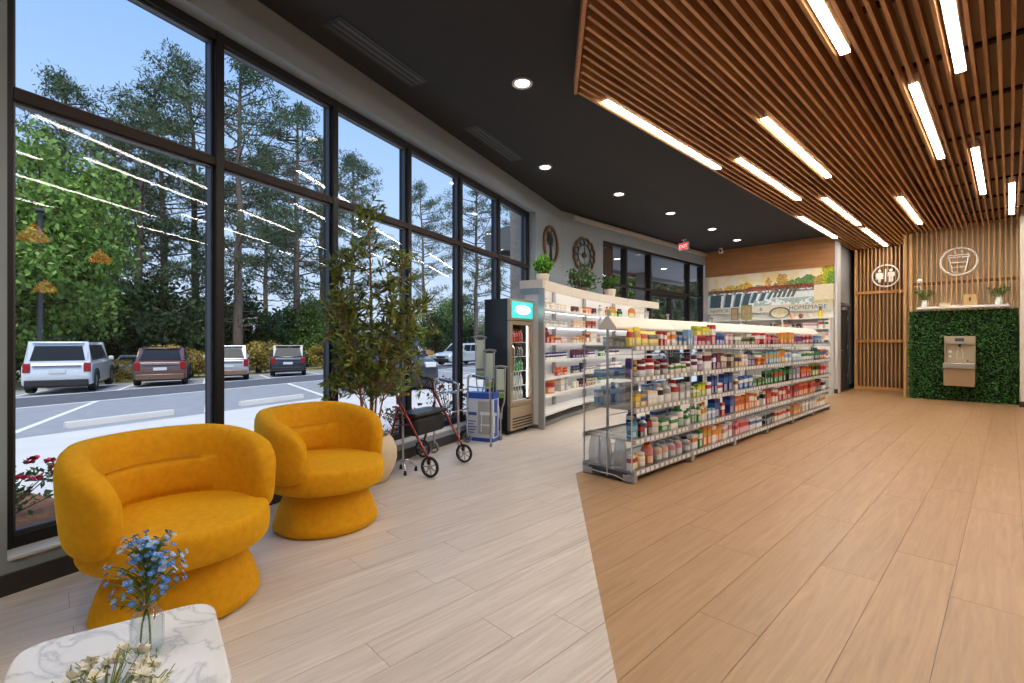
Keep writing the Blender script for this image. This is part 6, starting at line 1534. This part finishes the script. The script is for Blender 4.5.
# ---- mural print
def mural():
    import numpy as np
    x0, x1, z0, z1 = -5.98, -2.92, 1.95, 3.06
    nx, nz = 300, 110
    rs = np.random.RandomState(4)
    def noise(sc):
        g = rs.rand(int(nz / sc) + 3, int(nx / sc) + 3)
        yy, xx = np.mgrid[0:nz, 0:nx] / sc
        i, j = yy.astype(int), xx.astype(int); fy, fx = yy - i, xx - j
        return (g[i, j] * (1 - fy) * (1 - fx) + g[i + 1, j] * fy * (1 - fx) + g[i, j + 1] * (1 - fy) * fx + g[i + 1, j + 1] * fy * fx)
    V, Ux = np.mgrid[0:nz, 0:nx]; v = V / (nz - 1.0); u = Ux / (nx - 1.0)     # v up
    n1, n2, n3 = noise(4), noise(11), noise(2)
    col = np.zeros((nz, nx, 3))
    def put(mask, c, var=0.0):
        c = np.array(c, float)
        k = (1 + var * (n3 - 0.5))[..., None]
        m = np.clip(mask, 0, 1)[..., None]
        col[:] = col * (1 - m) + np.clip(c * k, 0, 255) * m
    put(np.ones_like(u), (254, 246, 226))
    put(np.clip(n2 * 1.6 - 0.5, 0, 1) * (v > .6), (252, 228, 160))
    # far tree line
    hz = 0.62 + 0.1 * noise(14)[0][None, :] * np.ones_like(u)
    for (uc, ww_, hh, c) in ((.2, .05, .14, (232, 186, 80)), (.27, .04, .12, (190, 170, 80)), (.33, .06, .17, (226, 180, 72)), (.45, .05, .10, (150, 170, 110)), (.52, .03, .26, (222, 178, 110)), (.58, .04, .12, (140, 160, 100)), (.63, .045, .33, (214, 170, 92)), (.70, .05, .16, (120, 150, 84)), (.76, .05, .2, (120, 156, 92)), (.82, .06, .24, (104, 150, 84)), (.9, .04, .2, (190, 160, 80)), (.97, .06, .42, (176, 182, 40)), (1.0, .05, .3, (120, 160, 50)), (.08, .06, .1, (214, 190, 120))):
        d = ((u - uc) / ww_) ** 2 + ((v - 0.6 - hh * .45) / (hh * .6)) ** 2
        put((d + (n1 - .5) * 1.1 < 1) & (v > .58), c, 0.5)
    put((v < 0.64) & (v > .55) & (u < 0.9), (126, 92, 76), 0.9)
    put((v < 0.66 + .02 * n2) & (v > .6) & (u > .35) & (u < .85), (150, 70, 52), 0.6)
    put(v < .56, (238, 244, 248), 0.1)
    put((v < .56) & (v > .5) & (n1 > .45), (150, 140, 130))
    # falling water: dark gates between white curtains
    for k, (a, b) in enumerate(((.02, .115), (.15, .205), (.235, .285), (.305, .36), (.375, .41), (.44, .475), (.5, .52))):
        top = .52 - .0 * k; bot = .14 + .035 * k
        sl = (u - (v - .3) * 0.05 * (k + 1) * .5)
        put((sl > a) & (sl < b) & (v < top) & (v > bot), (70, 92, 106), 0.35)
        put((sl > a - .012) & (sl < a) & (v < top) & (v > bot), (150, 186, 206), 0.2)
    for k in range(5):
        a = .565 + .035 * k
        put((np.abs(u - a - (v - .4) * .16) < .012) & (v < .56) & (v > .38), (96, 112, 110), 0.4)
    put((v < .2) & (n1 > .35) & (u < .5), (128, 168, 186), 0.3)
    put((v < .36) & (v > .1) & (u > .4) & (n2 + n1 > 1.05), (176, 196, 190), 0.2)
    put((u > .86) & (v > .28) & (v < .62), (240, 228, 200), 0.05)
    put((u > .86) & (v > .1) & (v < .28), (214, 204, 150), 0.2)
    verts = [(x0 + (x1 - x0) * i / nx, 0.0, z0 + (z1 - z0) * j / nz) for j in range(nz + 1) for i in range(nx + 1)]
    faces = [(j * (nx + 1) + i, j * (nx + 1) + i + 1, (j + 1) * (nx + 1) + i + 1, (j + 1) * (nx + 1) + i) for j in range(nz) for i in range(nx)]
    me = bpy.data.meshes.new('wall_mural'); me.from_pydata(verts, [], faces)
    ca = me.color_attributes.new('print', 'FLOAT_COLOR', 'CORNER')
    s_ = col / 255.0; L_ = np.where(s_ <= 0.04045, s_ / 12.92, ((s_ + 0.055) / 1.055) ** 2.4).reshape(-1, 3)
    arr = np.ones((nx * nz, 4, 4)); arr[:, :, :3] = L_[:, None, :]
    ca.data.foreach_set('color', arr.ravel())
    m, t_, b = newmat('mural_print')
    at = t_.nodes.new('ShaderNodeAttribute'); at.attribute_name = 'print'; t_.links.new(at.outputs['Color'], b.inputs['Base Color']); b.inputs['Roughness'].default_value = 0.6
    me.materials.append(m)
    t = thing('wall_mural', 'printed mural of a waterfall weir and autumn trees under the wood fascia', 'mural', (0, YW + 0.03, 0))
    o = bpy.data.objects.new('print', me); COL.objects.link(o); o.parent = t; o.location = (0, -0.0015, 0)
    MB().box(x0, x1, 0, 0.028, z0, z1).build('panel', M_white, t)
mural()

# ================================================================== WALL ART, SIGNS, RIGHT WALL
def wall_frame(name, label, cat, p, rz): return thing(name, label, cat, p, rz)
# tree of life plaque on the window wall pier (local: y along wall, +x into room)
sTL = 7.20
t = wall_frame('tree_plaque', 'round wooden framed iron tree-of-life plaque on the grey wall', 'wall art', ww(sTL, -0.004, 3.01), WA)
def circ(r_, n=40, x=0.0, a0=0, a1=2 * PI): return [(x, r_ * math.cos(a0 + (a1 - a0) * k / n), r_ * math.sin(a0 + (a1 - a0) * k / n)) for k in range(n)]
MB().tube(circ(0.325, 40, 0.02), 0.03, 8, closed=True).build('frame', mat('frame_wood', (112, 78, 50), 0.6), t, True)
MB().tube(circ(0.30, 40, 0.02), 0.006, 6, closed=True).build('inner_ring', M_blackp, t, True)
tr = MB(); rg = random.Random(5)
tr.tube([(0.02, 0, -0.3), (0.02, 0.005, -0.1), (0.02, 0, 0.06)], [0.03, 0.018, 0.014], 6)
tlv = MB()
for k in range(22):
    a = rg.uniform(-0.2, PI + 0.2); L = rg.uniform(0.14, 0.27); b = (0.02, rg.uniform(-.01, .01), rg.uniform(-0.08, 0.06))
    e_ = Vector((0.02, math.cos(a) * L, 0.02 + math.sin(a) * L)); m_ = Vector(b).lerp(e_, 0.5) + Vector((0, 0, 0.03))
    tr.tube([b, m_, e_], [0.008, 0.006, 0.003], 5)
    for j in range(9):
        q = m_.lerp(e_, rg.random() * 1.1) + Vector((0, rg.uniform(-.03, .03), rg.uniform(-.03, .03)))
        d_ = Vector((0, rg.uniform(-1, 1), rg.uniform(-1, 1))); leafmesh(tlv, q + Vector((0.004, 0, 0)), d_, Vector((1, 0, 0)), 0.035, 0.02)
for k in range(5): tr.tube([(0.02, 0, -0.24), (0.02, -0.16 + 0.08 * k, -0.285 + 0.012 * abs(k - 2))], [0.01, 0.004], 5)
tr.build('branches', M_blackp, t, True); tlv.build('leaves', mat('iron_blue', (44, 50, 58), 0.5, 0.5), t)['kind'] = 'stuff'
# flower-shaped clock on the storefront wall
t = wall_frame('wall_clock', 'scalloped openwork wall clock with bronze petals on the grey wall', 'clock', (XF + 0.004, 7.86, 3.0), 0)
pts = []
for k in range(120):
    a = 2 * PI * k / 120; r_ = 0.325 + 0.028 * abs(math.sin(6 * a)); pts.append((0.02, r_ * math.cos(a), r_ * math.sin(a)))
MB().tube(pts, 0.021, 6, closed=True).build('rim', mat('clock_bronze', (108, 76, 50), 0.5, 0.3), t, True)
MB().tube(circ(0.2, 40, 0.02), 0.007, 6, closed=True).build('inner_ring', M_blackp, t, True)
for k in range(12):
    a = 2 * PI * (k + 0.5) / 12; c = Vector((0.02, 0.262 * math.cos(a), 0.262 * math.sin(a)))
    MB().tube([c + Vector((0, 0.055 * math.cos(b), 0.06 * math.sin(b))) for b in [2 * PI * j / 16 for j in range(16)]], 0.009, 5, closed=True).build('petal', M_blackp, t, True)
for k in range(4):
    a = PI / 2 * k; MB().tube([(0.02, 0.03 * math.cos(a), 0.03 * math.sin(a)), (0.02, 0.2 * math.cos(a), 0.2 * math.sin(a))], 0.005, 5).build('spoke', M_blackp, t)
MB().lathe([(0, 0.0), (0.06, 0.0), (0.06, 0.03), (0, 0.035)], 20, M=Matrix.Rotation(PI / 2, 4, 'Y')).build('hub', M_blackp, t, True)
MB().box(0.034, 0.038, -0.006, 0.006, 0, 0.15).box(0.036, 0.04, -0.1, 0.0, -0.008, 0.008).build('hands', M_blackp, t)
# exit sign and ceiling camera
p = fl(684, 246, 3.62)
t = thing('exit_sign', 'red lit exit sign hanging from the black ceiling near the storefront', 'sign', (p.x, p.y, CEIL), YAW * 0.9 - 0.95)
MB().tube([(0, 0, -0.07), (0, 0, 0)], 0.012, 8).box(-0.06, 0.06, -0.03, 0.03, -0.015, 0).build('mount', M_white, t)
MB().box(-0.15, 0.15, -0.025, 0.025, -0.26, -0.07).build('case', M_white, t, bevel=0.006)
MB().box(-0.13, 0.13, -0.029, -0.024, -0.24, -0.09).build('lit_face', mat('exit_red', (214, 52, 62), 0.4, emit=0.8, ecol=lin((220, 50, 60))), t)
txt('EXIT', 0.12, mat('exit_letter', (255, 210, 205), 0.4, emit=0.8), 'lettering', t, (0, -0.031, -0.21), (PI / 2, 0, 0))
p = fl(721, 251, 3.70)
t = thing('ceiling_camera', 'small white boxy security camera on the ceiling by the wood fascia', 'camera', (p.x, p.y, CEIL), 0.3)
MB().lathe([(0, 0), (0.05, 0), (0.05, -0.02), (0.015, -0.03), (0.015, -0.06), (0, -0.06)], 16).build('mount', M_white, t, True)
MB().box(-0.05, 0.05, -0.12, 0.06, -0.14, -0.06).build('housing', M_white, t, bevel=0.01)
MB().lathe([(0, 0), (0.03, 0), (0.03, 0.01), (0, 0.01)], 14, M=Matrix.Translation((0, -0.12, -0.1)) @ Matrix.Rotation(PI / 2, 4, 'X')).build('lens', M_blackp, t)
# hedge panel
HX0, HX1, HY, HZ = -1.50, 0.11, 13.63, 1.89
t = thing('hedge_panel', 'artificial dark green boxwood hedge panel behind the drinking fountain', 'hedge', ((HX0 + HX1) / 2, HY + 0.05, 0))
hw = (HX1 - HX0) / 2
MB().box(-hw, hw, 0, 0.06, 0, HZ).build('backing', mat('hedge_dark', (18, 30, 16), 0.9), t)
lf = MB(); rg = random.Random(8)
for k in range(7000):
    p = Vector((rg.uniform(-hw, hw), -rg.random() * 0.06, rg.uniform(0.005, HZ)))
    if k % 10 == 0: p = Vector((-hw - rg.random() * 0.03, rg.uniform(-0.04, 0.05), rg.uniform(0.005, HZ)))
    d_ = Vector((rg.uniform(-1, 1), rg.uniform(-1.0, -0.1), rg.uniform(-0.8, 1)))
    leafmesh(lf, p, d_, rvec(rg), rg.uniform(0.04, 0.065), rg.uniform(0.024, 0.04))
lf.v = [(x, y, min(HZ + 0.005, max(0.002, z))) for x, y, z in lf.v]
lf.build('leaves', foliage('box_leaf', (52, 90, 42), 0.1, 0.25, 1.75), t)['kind'] = 'stuff'
# ledge
LY0, LY1 = 13.44, 13.74
lz = 1.93
t = thing('wall_ledge', 'white ledge fixed above the hedge panel', 'shelf', (-0.7, LY1, lz))
MB().box(-0.70, 0.69, LY0 - LY1, 0, 0, 0.045).build('board', M_white, t, bevel=0.004)
for x in (-0.55, 0.0, 0.55): MB().box(x - 0.012, x + 0.012, -0.28, 0.0, -0.02, 0).build('bracket', M_white, t)
LZ = lz + 0.046
def ledge_x(px): return on_y(px, 13.58)
for px, lb, sd in ((924.5, 'white pitcher vase with a green sprig beside the kraft tissue box', 51), (998.5, 'white pitcher vase with a fuller green sprig beside the kraft bag', 52)):
    t = thing('sprig_vase', lb, 'vase', (ledge_x(px), 13.58, LZ))
    MB().lathe([(0, 0), (0.045, 0), (0.055, 0.04), (0.05, 0.09), (0.035, 0.12), (0.042, 0.15), (0.035, 0.15), (0.03, 0.12), (0, 0.1)], 20).build('pitcher', M_white, t, True)
    MB().tube(smooth_pts([(0.045, 0, 0.12), (0.08, 0, 0.11), (0.055, 0, 0.05)], 4), 0.006, 6).build('handle', M_white, t, True)
    rg = random.Random(sd); fo = MB(); st = MB()
    for k in range(22):
        v = Vector((rg.uniform(-.14, .14), rg.uniform(-.08, .08), rg.uniform(0.2, 0.36))); st.tube([(0, 0, 0.1), v], [0.003, 0.002], 4, cap=False); clump(fo, v, 0.04, 0.035, 14, 0.04, rg, 0.5)
    st.build('stems', M_green, t); fo.build('leaves', foliage('sprig_leaf', (96, 118, 58), 0.15), t)['kind'] = 'stuff'
x = ledge_x(945.5)
t = thing('kraft_box', 'low kraft carton on the white ledge beside the vase', 'box', (x, 13.58, LZ))
MB().box(-0.09, 0.09, -0.07, 0.07, 0, 0.07).build('carton', mat('kraft_pale', (214, 196, 160), 0.7), t, bevel=0.003)
MB().box(-0.092, 0.092, -0.072, 0.072, 0.055, 0.075).build('lid', mat('kraft_pale', (214, 196, 160), 0.7), t)
t = thing('stir_packet', 'small flat cream packet lying beside the low kraft carton', 'packet', (x + 0.15, 13.55, LZ))
MB().box(-0.05, 0.05, -0.03, 0.03, 0, 0.02).build('packet_body', mat('cap_cream', C['cream'], 0.4), t, bevel=0.004)
t = thing('kraft_bag', 'upright kraft paper bag with small black print on the white ledge', 'bag', (ledge_x(970.5), 13.6, LZ))
MB().box(-0.105, 0.105, -0.055, 0.055, 0, 0.22).build('bag_body', mat('kraft', (208, 172, 118), 0.75, noise=0.05), t, bevel=0.004)
MB().box(-0.105, 0.105, -0.006, 0.006, 0.22, 0.235).build('folded_top', mat('kraft', (208, 172, 118), 0.75), t)
MB().box(-0.02, 0.005, -0.057, -0.0545, 0.1, 0.17).box(-0.012, -0.003, -0.0575, -0.0545, 0.08, 0.18).build('print', M_blackp, t)
# round wall signs
M_signw = mat('sign_white', (244, 240, 230), 0.5)
def circ_xz(r_, n=48): return [(r_ * math.cos(2 * PI * k / n), 0, r_ * math.sin(2 * PI * k / n)) for k in range(n)]
t = thing('cup_sign', 'round white outline sign of a steaming cup on the wooden slats', 'sign', (-0.745, Y2 - 0.035, 2.92))
MB().tube(circ_xz(0.285), 0.018, 8, closed=True).build('ring', M_signw, t, True)
cu = empty('cup', (0, 0, 0)); cu.parent = t
MB().tube([(-0.15, 0, 0.08), (-0.095, 0, -0.22), (0.095, 0, -0.22), (0.15, 0, 0.08)], 0.011, 8).build('cup_outline', M_signw, cu, True)
MB().box(-0.175, 0.175, -0.01, 0.01, 0.075, 0.1).box(-0.155, 0.155, -0.01, 0.01, 0.125, 0.145).tube([(-0.165, 0, 0.09), (-0.15, 0, 0.135)], 0.01, 6).tube([(0.165, 0, 0.09), (0.15, 0, 0.135)], 0.01, 6).build('cup_lid', M_signw, cu)
MB().box(-0.13, 0.13, -0.008, 0.008, -0.03, -0.01).box(-0.115, 0.115, -0.008, 0.008, -0.13, -0.11).build('cup_band', M_signw, cu)
for x in (-0.06, 0.05): MB().tube(smooth_pts([(x, 0, 0.16), (x + 0.02, 0, 0.185), (x - 0.015, 0, 0.205), (x + 0.01, 0, 0.235)], 5), 0.009, 6).build('steam', M_signw, cu, True)
t = thing('restroom_sign', 'round white restroom sign with two figures on the wooden slats', 'sign', (-2.17, Y1 - 0.035, 2.89))
MB().tube(circ_xz(0.27), 0.018, 8, closed=True).build('ring', M_signw, t, True)
MB().box(-0.014, 0.014, -0.01, 0.01, -0.15, 0.16).build('divider', M_signw, t)
R90 = Matrix.Rotation(PI / 2, 4, 'X')
def figure(x, dress):
    mb = MB().lathe([(0, -0.01), (0.036, -0.01), (0.036, 0.01), (0, 0.01)], 18, M=Matrix.Translation((x, 0, 0.13)) @ R90)
    if dress: pg = [(-0.03, 0.08), (-0.06, 0.08), (-0.09, 0.0), (-0.065, -0.015), (-0.085, -0.08), (-0.03, -0.08), (-0.03, -0.16), (0.03, -0.16), (0.03, -0.08), (0.085, -0.08), (0.065, -0.015), (0.09, 0.0), (0.06, 0.08), (0.03, 0.08)]
    else: pg = [(-0.06, 0.085), (-0.075, 0.06), (-0.075, -0.02), (-0.045, -0.02), (-0.045, -0.16), (-0.006, -0.16), (-0.006, -0.03), (0.006, -0.03), (0.006, -0.16), (0.045, -0.16), (0.045, -0.02), (0.075, -0.02), (0.075, 0.06), (0.06, 0.085)]
    mb.prism(pg[::-1], -0.01, 0.01, Matrix.Translation((x, 0, 0)) @ R90)
    mb.build('figure', M_signw, t)
figure(-0.12, True); figure(0.11, False)
# drinking fountain with bottle filler
FX, FY = -0.72, HY - 0.02
t = thing('drinking_fountain', 'stainless drinking fountain with bottle filler on the hedge panel', 'drinking fountain', (FX, FY, 0.33))
fw_ = 0.235
MB().box(-fw_, fw_, -0.30, 0, 0, 0.36).build('lower_case', mat('fountain_taupe', (176, 150, 118), 0.35, 0.6), t, bevel=0.006)
bs = MB().box(-fw_ - 0.012, fw_ + 0.012, -0.37, 0, 0.36, 0.47).build('basin', M_steel, t, bevel=0.012)
MB().lathe([(0, 0.006), (0.6, 0.004), (0.9, 0.006), (1.0, 0.01), (1.0, 0.0), (0, 0.0)], 28, M=Matrix.Translation((0, -0.19, 0.4705)) @ Matrix.Diagonal((0.2, 0.13, 1, 1))).build('bowl', M_chrome, bs, True)
MB().tube(smooth_pts([(0.12, -0.12, 0.475), (0.12, -0.13, 0.53), (0.09, -0.16, 0.545)], 4), 0.012, 8).build('bubbler', M_chrome, bs, True)
MB().box(-fw_, -fw_ + 0.02, -0.11, 0, 0.47, 1.0).box(fw_ - 0.02, fw_, -0.11, 0, 0.47, 1.0).box(-fw_ + 0.02, fw_ - 0.02, -0.02, 0, 0.47, 1.0).box(-fw_, fw_, -0.14, 0, 0.86, 1.02).build('filler_case', mat('fountain_steel', (190, 174, 146), 0.35, 0.6), t, bevel=0.004)
MB().box(-0.07, 0.07, -0.145, -0.139, 0.91, 0.98).build('display', mat('display_blue', (52, 82, 110), 0.3), t)
MB().box(-fw_ + 0.03, -0.09, -0.143, -0.1395, 0.925, 0.965).build('nameplate', M_silver, t)
MB().lathe([(0, 0), (0.022, 0), (0.022, -0.05), (0.01, -0.07), (0, -0.07)], 14, c=(0, -0.08, 0.86)).build('nozzle', M_blackp, t, True)
MB().tube([(-0.045, -0.022, 0.56), (-0.045, -0.022, 0.7), (-0.02, -0.022, 0.76), (-0.02, -0.022, 0.8), (0.02, -0.022, 0.8), (0.02, -0.022, 0.76), (0.045, -0.022, 0.7), (0.045, -0.022, 0.56)], 0.004, 6, closed=True).build('bottle_icon', M_white, t)
for x in (-0.15,): MB().lathe([(0, 0), (0.03, 0), (0.03, 0.004), (0, 0.004)], 16, M=Matrix.Translation((x, -0.021, 0.7)) @ R90).lathe([(0, 0), (0.02, 0), (0.02, 0.004), (0, 0.004)], 16, M=Matrix.Translation((x, -0.021, 0.6)) @ R90).build('sticker', M_white, t)
# small globe lamp on the slats
t = thing('globe_sconce', 'small round white sconce on the wooden post above the vase', 'lamp', (-1.36, Y2 - 0.03, 2.5))
MB().lathe([(0, -0.05), (0.03, -0.04), (0.05, 0), (0.03, 0.04), (0, 0.05)], 18, c=(0, -0.06, 0.06)).build('globe', mat('globe_white', (246, 242, 232), 0.4), t, True)
MB().tube([(0, 0, 0.06), (0, -0.05, 0.06)], 0.012, 8).tube([(0, -0.004, -0.3), (0, -0.004, 0.05)], 0.006, 6).build('stem', M_white, t)

# ---- pendants over the service counter (out of frame, mirrored in the glass)
def mirror_pt(px, py, z):
    d = Vector(ray(px, py)); tt = (z - H) / d.z; P = Vector((0, 0, H)) + d * tt
    n = (P - W0).dot(WN) - (FN0 + 0.053); return P - WN * (2 * n)
M_pend = mat('pendant_amber', (214, 130, 60), 0.4, emit=5.5, ecol=lin((236, 140, 62)))
for px, py, z in ((33, 240, 2.75), (100, 262, 2.75), (45, 292, 2.2)):
    p = mirror_pt(px, py, z)
    if not (-2 < p.x < RX - 0.5 and RY0 + 0.5 < p.y < 13): continue
    t = thing('pendant_lamp', 'glowing amber dome pendant lamp over the service counter', 'lamp', p, 0, 'amber pendants')
    MB().lathe([(0.0, 0.24), (0.03, 0.24), (0.06, 0.2), (0.14, 0.1), (0.19, 0.0), (0.18, 0.0), (0.13, 0.09), (0.0, 0.19)], 28).build('shade', M_pend, t, True)
    MB().tube([(0, 0, 0.24), (0, 0, CEIL - 0.03 - p.z)], 0.006, 6).build('cord', M_blackp, t)
    MB().lathe([(0, 0.03), (0.05, 0.04), (0.06, 0.09), (0.03, 0.14), (0, 0.15)], 16).build('bulb', mat('bulb_warm', (255, 220, 170), 0.4, emit=14, ecol=(1, .75, .45, 1)), t, True)
